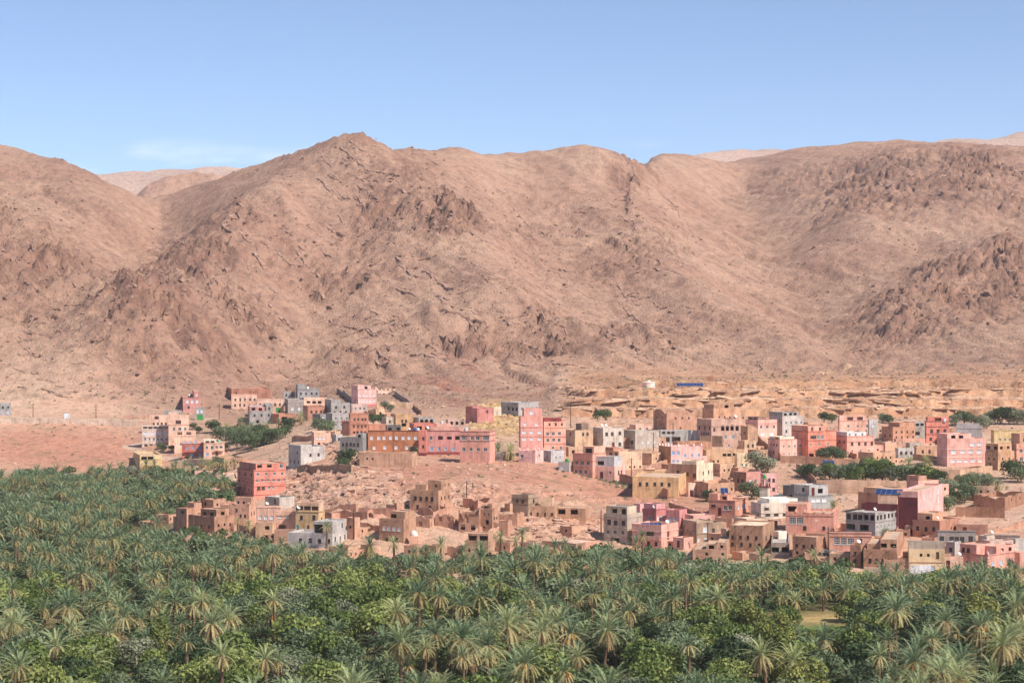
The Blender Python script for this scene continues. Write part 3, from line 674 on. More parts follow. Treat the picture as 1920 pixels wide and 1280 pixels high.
    if mer:
        mm = merlon(plaster(tuple(min(255, int(c*1.08)) for c in rgb), 'p')); q = .16
        n = mer
        for i in range(n+1):
            obj('merlon', mm, t, (-Wl*(1-i/n)*.97-.02*Wl*.5 if i < n else -q, q, Hh)); 
            if i: obj('merlon', mm, t, (-q, Wr*i/n*.97, Hh))
    BUILT[key] = dict(C=C, rz=rz, Wl=Wl, Wr=Wr, H=Hh, z0=z0, zr=z0+zr, d=dd, t=t)
    return t
def hash_(s):
    h = 0
    for ch in s: h = (h*131+ord(ch)) % 1000003
    return h
def on_roof(key, u, v, dz=0.0):
    b = BUILT[key]; x = -b['Wl']*(1-u); y = b['Wr']*v; c, s = cos(b['rz']), sin(b['rz'])
    return (b['C'][0]+x*c-y*s, b['C'][1]+x*s+y*c, b['zr']+dz)

def wall_run(name, label, P, h, rgb, kind='m', rag=.25, thick=.4, cat='wall', group='garden and yard walls', tops=None):
    """free-standing wall through ground points (photograph column, row)"""
    Q = []
    for p, r in P: dd = depth_at(p, r); Q.append(((p-960)*dd/FP, dd))
    pts = []
    for (ax, ay), (bx, by) in zip(Q[:-1], Q[1:]):
        n = max(2, int(math.hypot(bx-ax, by-ay)/1.4))
        for i in range(n): pts.append((ax+(bx-ax)*i/n, ay+(by-ay)*i/n))
    pts.append(Q[-1]); N_ = len(pts); base = [gz(x, y) for x, y in pts]; sm = list(base)
    for _ in range(6): sm = [sm[0]]+[(sm[i-1]+sm[i]*2+sm[i+1])/4 for i in range(1, N_-1)]+[sm[-1]]
    ox, oy, oz = pts[0][0], pts[0][1], base[0]; mb = MB(); sec = []
    for i, (x, y) in enumerate(pts):
        a = pts[max(0, i-1)]; b = pts[min(N_-1, i+1)]; dx, dy = b[0]-a[0], b[1]-a[1]; l = math.hypot(dx, dy)+1e-9; nx, ny = -dy/l*thick/2, dx/l*thick/2
        hh_ = math.sin(i*12.9898+ox*.731)*43758.5453; hh_ -= floor(hh_); zt = sm[i]+h+rag*(.7*float(pn(np.array([x*.12+3.3]), np.array([y*.12]))[0])+.8*(hh_-.6)); zb = min(base[i], sm[i])-1.0
        sec.append([(x-nx-ox, y-ny-oy, zb-oz), (x-nx-ox, y-ny-oy, zt-oz), (x+nx-ox, y+ny-oy, zt-oz), (x+nx-ox, y+ny-oy, zb-oz)])
    for A_, B_ in zip(sec[:-1], sec[1:]):
        for i in range(3): mb.quad(A_[i], B_[i], B_[i+1], A_[i+1])
    for s_ in (sec[0], sec[-1]): mb.quad(*s_)
    o = obj(name, mb.mesh(name, (plaster(rgb, kind),)), None, (ox, oy, oz)); tag(o, label, cat, group); return o
# ------------------------------------------------------------------ the village, house by house (photograph columns and rows)
PINK=(230,164,142); PEACH=(234,182,152); ROSE=(216,140,130); LROSE=(236,176,166); RED=(214,118,98); DRED=(176,78,66); ORANGE=(190,112,62); TERRA=(206,132,102)
ADOBE=(190,142,108); BROWN=(172,122,92); DADOBE=(160,108,80); TAN=(212,170,130); SAND=(222,186,146); CREAM=(238,216,186); YEL=(224,186,122); GREYC=(168,162,156); DGREY=(134,131,128); LGREY=(196,190,182); MAROON=(118,42,52); OLIVE=(196,162,104); BEIGE=(198,180,158)

# --- upper left group
H('l1','house','small rose-pink house alone at the hill foot above the green garage door',(337,343,376),(745,772),ROSE,R='28 3 25 80 q;68 1 32 32 u',tops=[(0,100,62,100,3.2,None,'','50 1 50 50 o')],ledge=(3,))
H('l2','house','small grey block house with the bright green garage door',(362,365,384),(763,788),GREYC,'c',R='32 2 28 70 q;80 1 52 52 D')
H('l4','walled_yard','long low brick-red yard building behind the long pink house under the mountain',(417,434,507),(728,749),(186,118,88),'m',R='40 1 12 12 h',par=.5,cat='yard wall')
H('l3','house','long two-storey salmon house with two rows of five small windows',(433,434,482),(740,767),PEACH,R='33 5 16 90 u;72 5 14 90 u',ledge=(2,50),ledge_rgb=(226,168,140),dep=9)
H('l3b','house','lower salmon house with green garage door, right end of the long pink row',(481,482,532),(748,773),PEACH,R='42 5 12 86 u;82 1 80 80 D .8',ledge=(2,),dep=9,d=835)
H('l5','house','grey block house with a red-edged roof terrace above the oasis trees',(465,468,511),(770,798),GREYC,'c',R='30 3 20 85 u;74 2 35 82 H',tops=[(0,100,0,66,2.2,ROSE,'','45 2 25 70 g .7'),(0,100,70,100,3.0,None,'','50 1 50 50 u')])
H('l6','house','low brown garage house with a dark door beside the palm tops',(502,523,556),(776,794),(186,120,92),L='',R='60 1 30 30 e')
H('l7','house','grey house with an outside water tank, left of the highest grey house',(530,531,554),(734,752),GREYC,'c',R='35 2 25 75 u;85 3 20 85 H .8',g=760)
H('l7b','house','highest grey concrete house with a roof turret, left of the pink villa',(555,558,599),(729,752),(160,158,156),'c',R='38 4 15 88 u;85 3 10 40 a .8',g=762,tops=[(0,100,0,38,2.4,None,'','')],ledge=(4,))
H('l8','house','grey and pink house with two white windows under the highest grey house',(535,540,570),(749,782),(178,164,156),'c',R='52 2 28 72 q;88 3 20 85 H',ledge=(20,))
H('l9','house','peach house with an open roof gallery among the upper grey houses',(568,570,612),(746,764),PEACH,R='45 3 20 70 g .7',g=776)
H('l10','house','red-brown house with three small windows below the peach gallery',(568,577,609),(761,788),(196,128,100),R='40 3 22 78 u',ledge=(2,))
H('l12','house','small dark grey house at the palm tops with one white window',(586,600,612),(776,796),DGREY,'c',L='',R='40 1 50 50 q .8')
H('l11','house','grey house with a dark left side, row between villa wall and peach gallery',(609,621,656),(755,778),GREYC,'c',R='35 2 25 70 u;75 3 20 80 H .7',tops=[(0,100,0,50,1.8,None,'','')])
H('l13','house','three-storey grey block house with a dark blank left side',(611,623,657),(775,809),(176,170,164),'c',R='28 3 20 82 w .8;62 3 20 82 w .8',ledge=(45,))
H('l27','house','three-storey terracotta house with three rows of little windows',(654,657,691),(775,816),TERRA,R='26 4 25 85 u .8;58 4 20 85 u .8;86 4 20 80 H .7',ledge=(50,2))
H('l27b','house','dark brown crenellated house wing left of the terracotta three-storey house',(641,654,658),(791,816),(140,92,80),mer=3,g=817)
H('l26','house','grey-rose house with three windows above the three-storey block house',(656,659,689),(758,776),(200,166,152),R='40 3 25 80 w .8',g=779)
# --- the pink villa
H('v1','villa','rose villa with two rows of white windows inside its walled yard',(659,671,706),(729,762),LROSE,R='38 5 12 88 q .7;70 5 12 88 q .7',plinth=(196,104,98),mer=3,ledge=(50,2),tops=[(0,100,0,70,2.0,None,'','50 2 60 85 g .7')],cat='villa')
H('v2','villa_wing','low villa wing with three arches and a crenellated parapet right of the rose villa',(706,708,740),(732,752),(238,190,164),R='45 3 15 62 a;45 1 84 84 u',mer=4,cat='villa',d=905)
wall_run('yard_wall','dark grey yard wall climbing the slope left of the rose villa',[(668,762),(655,752),(640,741),(632,736)],2.6,(150,136,128),'c',.05)
wall_run('yard_wall','pale tan yard wall below the arched villa wing',[(706,766),(740,766),(774,767)],2.7,TAN,'m',.1)
wall_run('yard_wall','grey yard wall running back from the right end of the villa wall',[(774,767),(764,757),(740,742)],2.2,(162,142,130),'c',.05)
wall_run('yard_wall','brown stepped wall descending toward the gully right of the villa',[(772,762),(782,772),(790,778)],1.8,BROWN,'m',.4)
H('v3','mud_house','half-ruined tan mud house with a sunken yard under the villa',(690,705,722),(767,784),TAN,'m',L='50 2 30 70 h',R='50 1 50 50 H',rag=.7,cat='mud house')
H('v4','house','ochre two-storey house with dark flanks behind the orange building',(734,742,775),(776,800),(206,158,106),'m',L='',R='55 2 35 60 u;90 1 45 45 g .8',g=806)
H('v4b','mud_house','low terracotta house left of the ochre house, trees growing behind',(690,692,724),(795,810),TERRA,'m',R='',cat='mud house',g=815)
H('v4c','house','low dark grey roof house just behind the orange building',(723,725,752),(797,811),(110,106,104),'c',R='50 3 20 80 g .6',g=818)
H('v5','house','unfinished grey concrete house with an arcade under its flat roof',(775,785,815),(783,802),GREYC,'c',R='40 3 20 80 a',g=808)
H('v6','house','low red house with a dark terrace behind the orange building roof',(768,776,819),(794,812),RED,R='45 2 25 60 g .8',g=822)
H('v6b','house','flat salmon house behind the roof of the large pink building',(816,818,846),(794,812),PINK,R='',g=824)
H('v7','ruined_house','roofless grey-pink block house shell beside the yellow rock',(836,840,873),(786,800),(196,160,144),'c',R='50 3 20 80 H',rag=.5,g=810,cat='ruin')
H('v8','house','dark rose house with a low left block, tucked behind the yellow rock',(873,895,926),(765,792),(196,116,108),L='',R='25 1 60 60 u',tops=[(0,60,0,60,1.2,None,'','')],g=796)
H('v8b','house','small cream house between the dark rose house and the arcaded grey house',(925,926,940),(763,776),CREAM,R='',g=786)
H('v9','house','grey house with a dark left side and white roofline on top of the yellow rock',(939,972,1010),(754,781),(174,170,166),'c',L='48 3 45 90 x',R='45 4 18 90 w;78 1 45 45 o',ledge=(3,),ledge_rgb=(200,198,194))
# --- left middle group by the road
H('m1','house','flat grey house top behind the pink roadside houses',(305,306,341),(769,782),GREYC,'c',R='50 3 40 80 g .5',g=786)
H('m2','house','pink house with an open loggia at its top, left of the pink tower house',(279,281,316),(778,800),PEACH,R='22 2 35 55 g .8;75 4 20 85 u',g=812)
H('m3','house','tall pink tower house with a dark loggia window above the road bend',(313,316,354),(778,826),PEACH,R='28 1 48 48 g;55 3 28 82 w',tops=[(0,100,0,50,1.8,None,'','')],ledge=(38,),g=836)
H('m4','house','long three-storey house of white, grey and pink with wide white shutters by the road bend',(265,266,317),(797,838),(226,198,180),R='11 5 12 88 G .55;38 4 14 86 W;64 6 12 90 w .8;92 5 15 88 g .6',ledge=(22,55,84),ledge_rgb=(206,190,176),g=839)
H('m5','house','pink house with a long dark window band in front of the pink tower house',(321,327,367),(808,848),PEACH,R='10 4 25 88 G .62;62 3 30 70 w .8',ledge=(24,),g=850)
H('m6','house','red house with three pale blue windows and a long balcony by the road',(335,341,382),(831,862),(208,104,84),R='30 3 26 82 b;72 2 45 82 p',plinth=(150,70,66),balc=[('R',50,12,60)],tops=[(0,100,0,100,1.4,PINK,'','50 3 15 60 p')],ledge=(3,))
H('m7','house','peach house with a right-hand balcony adjoining the red house by the road',(381,382,421),(830,860),PEACH,R='30 4 16 84 w;72 1 18 18 b;68 1 62 62 d',balc=[('R',48,52,96)],tops=[(0,100,0,60,1.6,CREAM,'','50 2 30 70 g .7')],dep=9,ledge=(3,))
H('m8','house','yellow house with an open roof gallery at the edge of the palms',(250,262,303),(853,884),YEL,L='',R='18 3 20 75 G .7',ledge=(28,),g=886)
H('m9','house','low pink house half hidden among the left palms',(363,365,408),(883,898),PINK,R='40 3 25 80 u')
H('m10','house','small peach house peeping out of the palms left of the big red building',(416,420,446),(897,915),PEACH,R='45 2 40 80 u')
H('m11','mud_house','low mud house strip beneath the peach balcony house',(398,420,462),(858,876),ADOBE,'m',R='50 2 30 60 h',cat='mud house')
wall_run('retaining_wall','pale retaining wall below the red and peach roadside houses',[(345,872),(380,871),(418,871)],2.0,(216,178,150),'m',.1)
H('m12','house','small pink house with two white windows, on the slope right of the oasis trees',(584,589,620),(811,838),PEACH,R='38 3 18 60 q .7;80 2 30 60 H .9')
H('m13','house','pale grey stepped house with a dark left side, below the small pink house',(541,564,610),(837,877),(196,190,182),'c',L='30 1 70 70 u;75 3 15 80 u',R='40 2 40 72 u .9',tops=[(0,100,0,12,.8,None,'','')])
H('m14','house','long grey block house with five dark windows against the orange building',(637,680,690),(820,848),(140,138,136),'c',L='48 5 14 80 u',tops=[(70,100,0,100,1.8,(150,148,145),'45 1 50 50 H','')],dep=9)
wall_run('yard_wall','long tan mud wall along the top of the pale rock ledge',[(558,886),(580,886),(620,886),(660,887)],2.2,(186,148,114),'m',.12)
H('m15','mud_house','roofless mud enclosure with two square holes below the orange building',(674,772,782),(849,876),(196,148,114),'m',L='42 2 15 25 h',par=1.4,rag=.45,dep=9,cat='mud house')
# --- orange and pink row
H('c1','building','long orange building with eight white windows over four lower ones',(690,786,787),(807,850),ORANGE,L='32 8 8 93 q .9;75 4 12 76 q .9',ledge=(1,),ledge_rgb=(110,52,34),a=3,dep=12,strips=[(48.8,49.6,2,99,(120,60,36))],cat='building')
H('c2','house','narrow red house squeezed between the orange and the large pink building',(785,799,800),(807,855),RED,L='30 1 60 60 u .9;62 1 60 60 u .9',a=8,plinth=(140,50,50),dep=11)
H('c3','building','large pink building with an open upper gallery and four blue shutters',(798,863,864),(807,853),ROSE,L='30 1 17 17 w;30 5 42 95 g .72;74 4 18 80 b .9',plinth=(160,62,66),a=2,dep=12,ledge=(1,),ledge_rgb=(150,72,64),tops=[(14,100,15,95,1.7,PINK,'',''),],cat='building',strips=[(41.5,42.3,2,85,(160,80,74)),(67.5,68.2,36,85,(160,80,74))])
H('c4','building','tall pink block with two rows of four windows at the end of the orange row',(862,918,928),(808,868),(222,150,128),L='21 1 13 13 k 1;23 2 42 60 w;21 1 88 88 k 1;58 4 13 86 w',ledge=(2,14,31),ledge_rgb=(170,104,88),a=12,cat='building')
wall_run('yard_wall','grey block wall between the tall pink block and the two palms',[(922,862),(936,862),(948,861)],2.6,(178,168,160),'c',.03)
H('c5','house','tall pink house with white-shuttered windows left of the red-topped house',(973,976,1018),(780,850),(232,152,136),R='22 2 20 72 q .8;44 3 18 84 W .75;62 3 18 84 W .7',ledge=(30,54),g=856,tops=[(0,100,15,95,3.0,None,'','45 1 40 40 q')])
H('c6','house','salmon house with a dark red top storey and white-barred window pairs',(1016,1020,1061),(790,850),(238,164,134),R='8 3 25 80 u .7;38 3 16 70 w .9;58 3 16 70 w .9;83 2 40 75 w .8',ledge=(20,48,70),ledge_rgb=(220,130,110),g=856,tops=[(0,100,0,80,1.6,(164,50,52),'','60 1 60 60 u')])
H('c7','house','small rose house with two portholes on the crest of the red hill',(973,1004,1019),(845,869),LROSE,L='45 1 20 20 w;38 2 50 66 o .5',R='40 1 50 50 w',mer=2)
H('c8','house','pale grey low house with a bare side below the salmon house',(1018,1033,1058),(845,866),(190,188,188),'c',L='60 1 50 50 w .8',R='60 2 35 70 w .6')
# --- centre right upper
H('r1','mud_house','square tan mud house with a raised back wall beside the grey houses',(1061,1078,1112),(806,838),TAN,'m',L='25 1 50 50 u',R='25 2 45 70 u',tops=[(0,60,55,95,2.6,(150,120,100),'','')],cat='mud house')
H('r2','house','grey-beige house with a dark side and a maroon door and window',(1112,1131,1169),(802,843),(200,186,170),'c',L='',R='28 2 18 42 v;26 1 82 82 v;78 1 50 50 n;76 1 82 82 v',dish=1)
H('r3','house','low grey-beige house with three small white windows',(1170,1191,1236),(807,843),(196,180,164),'c',L='62 1 70 70 g .8',R='62 3 32 80 q .7',tops=[(0,100,0,0,0,None,'','')][:0])
H('r4','house','grey house with a dark open ground floor and a row of terrace openings',(1234,1238,1292),(806,834),(182,178,174),'c',R='18 3 12 45 g .6;62 2 55 85 G;62 1 18 18 G')
H('r4b','house','small pale grey house with one white window right of the open grey house',(1290,1296,1312),(807,834),(186,188,192),'c',R='50 1 50 50 q',g=838)
H('r5','mud_house','large brown mud house with ragged top and dark flank below the rock terrace',(1225,1250,1306),(769,809),(198,142,110),'m',L='35 2 25 70 h;65 2 20 75 h;88 1 80 80 H',R='38 3 30 75 h;85 1 45 45 h',rag=1.1,par=1.5,cat='mud house')
H('r6','mud_house','highest terracotta mud house on the terrace with a loggia on its roof',(1317,1338,1388),(765,790),(206,148,108),'m',L='30 1 80 80 h',R='70 4 22 80 u .8',tops=[(0,90,5,80,2.0,None,'','50 1 65 65 g .8')],g=801,cat='mud house')
H('r7','house','brown house with a row of four arches under the highest mud house',(1307,1334,1387),(786,842),(196,150,128),L='30 1 15 15 u;30 2 55 85 u;48 4 30 80 u .7',R='34 1 10 10 u;30 4 40 90 a;60 4 50 90 k .8;88 2 40 60 w .8',ledge=(24,),g=844,strips=())
H('r7b','house','low dark brown house wing in front of the arcade house',(1312,1354,1356),(817,842),(150,112,90),'m',a=10,L='50 1 10 10 h',dep=7,d=662)
H('r8','house','rose house with white-framed arched blue windows and an ochre blank side',(1235,1258,1317),(837,872),LROSE,L='',R='35 2 8 22 A .8;50 3 45 88 A .7;80 2 8 22 A .7;35 1 32 32 w .8',mer=4,Lrgb=(206,148,94))
H('r8b','mud_house','flat terracotta mud house behind the rose house with arched windows',(1262,1270,1335),(828,848),(204,140,100),'m',R='45 2 30 70 h',g=858,cat='mud house')
H('r9','mud_house','tan mud house with dark openings and a cream roof terrace',(1318,1324,1396),(843,876),(210,164,120),'m',R='30 4 48 86 g .6;65 3 10 30 h',cat='mud house',g=868)
H('r9b','house','cream house with a low yellow wall beside the big grey tree',(1378,1382,1405),(850,880),(236,206,158),R='72 2 40 75 w .7',g=878)
H('r10','house','two-storey terracotta house with white windows at the top of the red hill path',(1074,1111,1136),(850,896),(222,150,122),L='40 3 20 80 w;76 3 15 65 w',ledge=(2,32),R='',tops=[(45,100,10,90,2.6,(230,172,140),'50 1 50 50 G .8','')])
H('r11','house','rose ground-floor house with maroon double window and a bare block room on its roof',(1111,1152,1172),(874,902),(232,172,152),L='60 1 42 42 n;42 1 80 80 h',R='45 2 40 65 v',tops=[(8,96,5,80,3.4,(176,176,176),'60 2 30 60 G .7','50 1 60 60 q')],d=588)
H('r12','house','large tan house with long blank wall behind the rose ground-floor house',(1135,1160,1204),(846,896),(224,180,142),'m',L='10 2 40 80 g .7',R='60 4 25 90 h;82 3 30 85 h',tops=[(0,60,0,40,1.6,(196,132,104),'','')],d=612)
H('r13','hut','small grey hut with one white window and a green tank on its roof',(1047,1067,1075),(866,886),(176,166,158),'c',L='55 1 40 40 q',R='60 1 50 50 d .8')
H('r14','mud_house','tall cream-sided house with a dark brown left face and open roof yard',(1253,1306,1337),(870,912),(232,204,168),'m',L='40 1 35 35 v;45 1 68 68 u;48 1 92 92 v;',R='42 2 40 72 u;78 1 40 40 u',par=1.3,tops=[(30,80,30,80,2.0,None,'','')],strips=[(0,12,0,100,(190,138,106))],Lrgb=(176,124,96),cat='mud house')  # left face colour: brown mud, with some of its shade painted in
H('r15','house','long yellow-ochre house with five dark windows above the mud wall',(1186,1272,1288),(894,933),(222,172,112),'m',L='36 5 16 80 u',R='45 2 35 70 u')
wall_run('mud_wall','brown mud wall stepping down in front of the yellow-ochre house',[(1162,906),(1185,911),(1210,920),(1235,930),(1253,936)],2.8,(196,132,100),'m',.3)
H('r16','mud_house','tan mud house with a lit long right side below the cream-sided house',(1300,1328,1377),(904,936),(206,150,114),'m',L='55 1 50 50 h',R='45 5 10 90 h',rag=.5,par=1.0,cat='mud house')
H('r16b','mud_house','small pale mud entry with a dark door between yellow house and tan house',(1286,1291,1304),(905,932),(226,190,158),'m',R='78 1 40 40 n;40 1 30 30 h',cat='mud house')
H('r17','mud_house','tan mud house with small slit windows right of the cream-sided house',(1336,1350,1374),(869,894),(212,164,126),'m',L='55 2 35 70 h',R='50 2 35 70 h',cat='mud house')
H('r18','mud_house','brown mud house with one small window above the rose-brown house',(1373,1384,1404),(876,896),(196,148,116),'m',L='50 1 50 50 h',R='50 1 50 50 u',cat='mud house')
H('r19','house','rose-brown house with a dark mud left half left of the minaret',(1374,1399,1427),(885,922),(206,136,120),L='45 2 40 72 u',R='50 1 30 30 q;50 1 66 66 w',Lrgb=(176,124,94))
H('r20','house','rose house with small windows standing behind the minaret',(1426,1432,1457),(888,936),(236,166,160),R='25 2 40 75 u;60 2 40 75 u',g=930)
# --- right upper rows
H('u1','house','salmon house with a dark brown left side and two white garage shutters',(1398,1421,1457),(787,820),(236,164,144),L='50 2 30 70 H',R='40 3 18 82 w;82 2 25 72 W 1.1',tops=[(20,100,0,40,1.6,(150,110,96),'50 2 25 70 g .6','')],ledge=(22,))
H('u2','house','grey house with four windows and a blue roof tank under the rock terrace',(1442,1467,1507),(780,816),(186,176,168),'c',L='',R='35 4 18 88 w .8;78 2 18 60 u',tops=[(0,100,0,75,2.0,(160,156,152),'','40 3 20 80 g .6')],g=818)
H('u2b','mud_house','small tan house with one window right of the grey house with blue tank',(1507,1516,1552),(791,808),(216,162,128),'m',R='40 1 70 70 u',g=818,cat='mud house')
H('u3','house','pink house with a brown left side, above the stepped garden walls',(1440,1462,1507),(823,862),(236,170,148),L='30 3 25 75 H .8;65 1 50 50 u',R='35 4 18 85 w .7;72 4 18 85 w .6',mer=0,ledge=(2,),tops=[(10,100,0,60,1.3,CREAM,'50 1 70 70 G .6','')])
H('u4','house','scarlet-orange house with wide white-barred windows and a brown left side',(1484,1515,1568),(808,861),(228,126,96),L='',R='22 1 10 26 l 1.6;22 2 36 52 k .8;48 3 10 70 w .7;74 2 40 75 w .7;90 2 12 70 e .8',ledge=(2,34),tops=[(0,100,0,60,2.2,(228,150,120),'','45 2 25 70 u')])
H('u5','house','pink house with an open top gallery above the pink double-row house',(1571,1574,1630),(788,815),(236,168,142),R='40 3 30 92 w .8;75 3 30 90 w .7',tops=[(0,100,0,90,2.3,None,'','50 2 40 75 G .7')],g=822,ledge=(3,))
H('u5b','house','pale grey house wall right of the pink top gallery',(1629,1630,1646),(786,816),LGREY,'c',g=824,R='40 1 50 50 q')
H('u6','house','pink house with two rows of square windows and a brown left side',(1567,1588,1639),(817,857),(228,158,134),L='30 2 35 75 u;70 2 35 75 u',R='38 4 20 92 v .9;72 3 20 80 w .7',ledge=(3,28),ledge_rgb=(206,130,110),tops=[(0,100,0,70,1.8,(206,202,198),'','50 3 15 80 w .7')])
H('u7','mud_house','large reddish mud house with a stepped roofline left of the red tower house',(1653,1674,1716),(800,828),(206,140,104),'m',L='60 2 30 75 u',R='35 4 15 90 u .8;70 4 15 90 u .8',tops=[(0,100,30,100,2.0,None,'','')],cat='mud house',g=829)
H('u7b','mud_house','low pink-tan wall house in front of the large reddish mud house',(1676,1680,1735),(822,838),(220,158,130),'m',R='55 3 20 80 h',cat='mud house')
H('u8','house','small unfinished grey house left of the red tower house',(1712,1714,1735),(790,820),(182,172,160),'c',R='20 2 30 70 g .6;75 2 30 70 g .8',g=826)
H('u9','house','red tower house with three storeys and dark window bands, white tank on its roof',(1734,1737,1779),(789,834),(222,122,98),R='42 3 22 82 v;75 2 20 60 u',ledge=(2,24,56),ledge_rgb=(150,70,58),tops=[(0,100,5,100,2.0,None,'','50 1 50 50 G .8')])
H('u10','house','long grey flat-roofed house with a rose right half near the right edge',(1792,1842,1856),(798,836),(186,180,176),'c',L='62 2 20 40 u',R='30 3 25 75 w .7',a=12,ledge=(14,),tops=[(5,90,20,80,1.4,None,'','')])
H('u11','building','big pink house with a white-banded grid of white-shuttered windows',(1757,1776,1848),(822,875),(236,166,150),L='',R='22 2 66 84 W .9;48 4 17 83 W .9;80 5 15 85 W .85',ledge=(38,66),ledge_rgb=(240,206,190),tops=[(0,100,0,62,2.0,None,'','50 2 25 60 g .7')],cat='building')
H('u12','house','mustard-yellow house with a row of pale windows at the right edge',(1858,1864,1945),(806,842),(214,180,116),R='50 8 14 92 w .7',g=840,ledge=(2,))
H('u13','mud_house','mud tower house with open timber roof gallery right of the big pink house',(1847,1871,1901),(846,882),(204,152,110),'m',L='40 2 30 70 h;70 1 40 40 h',R='40 2 30 70 h;75 1 40 40 H',tops=[(0,95,5,90,2.8,None,'45 3 18 82 g .7','45 2 25 75 g .6')],cat='mud house')
H('u14','house','salmon house cut by the right edge above the track',(1902,1906,1950),(832,878),(228,160,128),R='28 3 20 90 w;62 3 20 90 w',ledge=(22,))
H('u15','mud_house','low tan mud house with four small windows before the pink double-row house',(1609,1637,1679),(848,872),(204,152,116),'m',L='',R='45 4 20 78 h 1.1',cat='mud house')
H('u16','house','small pale grey block house with three square windows left of the big pink house',(1678,1684,1714),(840,860),LGREY,'c',R='45 3 20 80 u')
H('u17','mud_house','tan mud house with two windows touching the big pink house',(1713,1718,1758),(837,858),(214,160,120),'m',R='45 2 30 62 u',cat='mud house')
wall_run('garden_wall','pale mud wall along the upper edge of the walled orchard',[(1464,868),(1510,870),(1560,873),(1612,874)],2.4,(212,158,118),'m',.2)
wall_run('garden_wall','long pale wall along the lower edge of the walled orchard',[(1532,924),(1580,925),(1640,926),(1706,927)],3.8,(216,172,134),'m',.15)
wall_run('garden_wall','tan wall with a small green door below the big pink house',[(1684,898),(1740,899),(1800,899),(1860,893)],3.2,(214,166,128),'m',.25)
wall_run('garden_wall','brown broken wall descending to the left corner of the orchard',[(1494,880),(1508,888),(1520,900),(1532,912)],2.0,(178,126,94),'m',.5)
wall_run('garden_wall','stepped brown wall below the pink house with a brown left side',[(1418,822),(1430,838),(1450,854),(1464,864)],2.2,(180,122,90),'m',.5)
wall_run('garden_wall','stepped brown wall descending from the pink double-row house',[(1574,846),(1590,854),(1606,861)],1.8,(186,124,92),'m',.4)
wall_run('garden_wall','low brown wall in front of the tan house that touches the big pink house',[(1712,862),(1740,865),(1772,872)],1.8,(190,138,102),'m',.3)
H('u18','hut','small grey hut carrying solar panels inside the orchard',(1546,1552,1573),(871,884),(176,160,148),'c',L='',R='60 1 50 50 d .6')
# --- lower right
H('q1','house','dark grey blank-sided house at the foot of the orchard wall',(1468,1490,1504),(910,942),(120,118,118),'c',L='62 1 70 70 u',R='50 1 50 50 u',g=944)
H('q2','house','grey block house with four white windows and an orange terrace door',(1487,1515,1562),(929,964),(160,160,160),'c',L='45 1 50 50 w',R='28 2 22 42 W .8;28 2 66 84 W .8;82 1 62 62 W',ledge=(3,),tops=[(0,100,5,80,3.2,(190,188,186),'40 1 60 60 H','50 1 20 20 n;50 1 60 60 g .8')],dep=14)
H('q3','house','terracotta house with a raised terrace and solar heater below the tan mud house',(1329,1378,1403),(938,970),(214,142,114),L='45 2 62 82 w;68 1 40 40 n;35 1 18 18 l',R='45 3 30 80 p .9',tops=[(0,34,0,60,2.2,None,'','50 1 50 50 g .8'),(36,60,20,60,1.8,None,'50 1 50 50 g .6','')],ledge=(3,))
H('q4','mosque','plain beige mosque hall with a low white roof beside its minaret',(1408,1427,1498),(943,976),(206,192,172),L='75 1 70 70 u',R='32 1 15 15 l;68 3 18 62 l',par=.35,roof=(240,232,214),ledge=(58,),cat='mosque',tops=[(0,100,22,96,1.4,(240,232,212),'','')])
H('k1','house','three-storey grey-tan block with ledges and an open top room near the palms',(1132,1176,1205),(964,1020),(194,172,150),'c',L='30 3 22 82 v;62 3 18 82 w .9;90 1 50 50 G .8',R='',ledge=(12,48,80),ledge_rgb=(176,156,138),par=.5,tops=[(10,100,0,60,2.4,(206,182,152),'50 1 40 40 g .7;55 1 84 84 a','')],dish=1)
H('k2','house','crimson-rose house with one white window beside the grey-tan block',(1205,1230,1250),(954,990),(204,116,112),L='50 1 55 55 k .8',R='50 3 20 80 q .9',ledge=(3,),g=998,tops=[(0,95,10,90,1.8,(232,150,152),'','')])
H('k2b','house','rose house with a red stair next to the crimson-rose house',(1249,1274,1288),(956,990),(212,128,124),L='50 2 35 65 p .8',R='',g=1000)
H('k3','house','pink terrace house with cream loggias and solar panels on its roof, just above the palms',(1185,1240,1272),(984,1030),(236,166,146),L='38 2 60 82 g 1;78 2 58 82 u',R='45 1 40 40 n',ledge=(28,55),ledge_rgb=(240,184,158),balc=[('L',58,40,100)],par=.9,tops=[(0,40,0,50,.6,None,'','')])
H('k4','house','grey-brown house with a pale arched window and square windows above the palms',(1280,1306,1358),(980,1020),(182,148,120),'m',L='40 2 35 80 w .9;84 1 45 45 w .7',R='34 1 32 32 q 1.1;38 1 60 60 u;82 4 10 78 q .8',tops=[(0,100,0,60,1.0,None,'','')],ledge=(52,))
H('k5','mud_house','large square brown mud house with wide flat roof and rain spouts',(1367,1430,1452),(985,1037),(182,132,98),'m',L='44 4 10 80 u .8;70 4 10 90 u .8',R='50 2 30 70 u',sp=3,par=.35,dish=0,cat='mud house',strips=[(22,25,0,100,(200,150,114))],roof=(232,196,160))
H('k6','mud_house','small mud house with a hollow roof room in front of the grey-brown house',(1299,1363,1374),(1030,1056),(198,146,114),'m',L='35 2 40 88 h;72 2 55 78 h',R='45 2 30 70 h',tops=[(40,70,0,40,1.7,None,'50 1 50 50 g .6',''),(70,100,0,80,2.0,None,'50 1 50 50 h','')],cat='mud house',par=.3)
H('k6b','mud_house','roofless mud yard right of the small mud house with a hollow roof room',(1372,1392,1420),(1036,1052),(200,148,116),'m',par=1.2,rag=.4,cat='mud house')
H('k7','house','small whitish house between the square brown house and the fancy terrace house',(1450,1460,1475),(996,1022),(222,206,188),L='60 1 50 50 u',R='80 1 50 50 g .8')
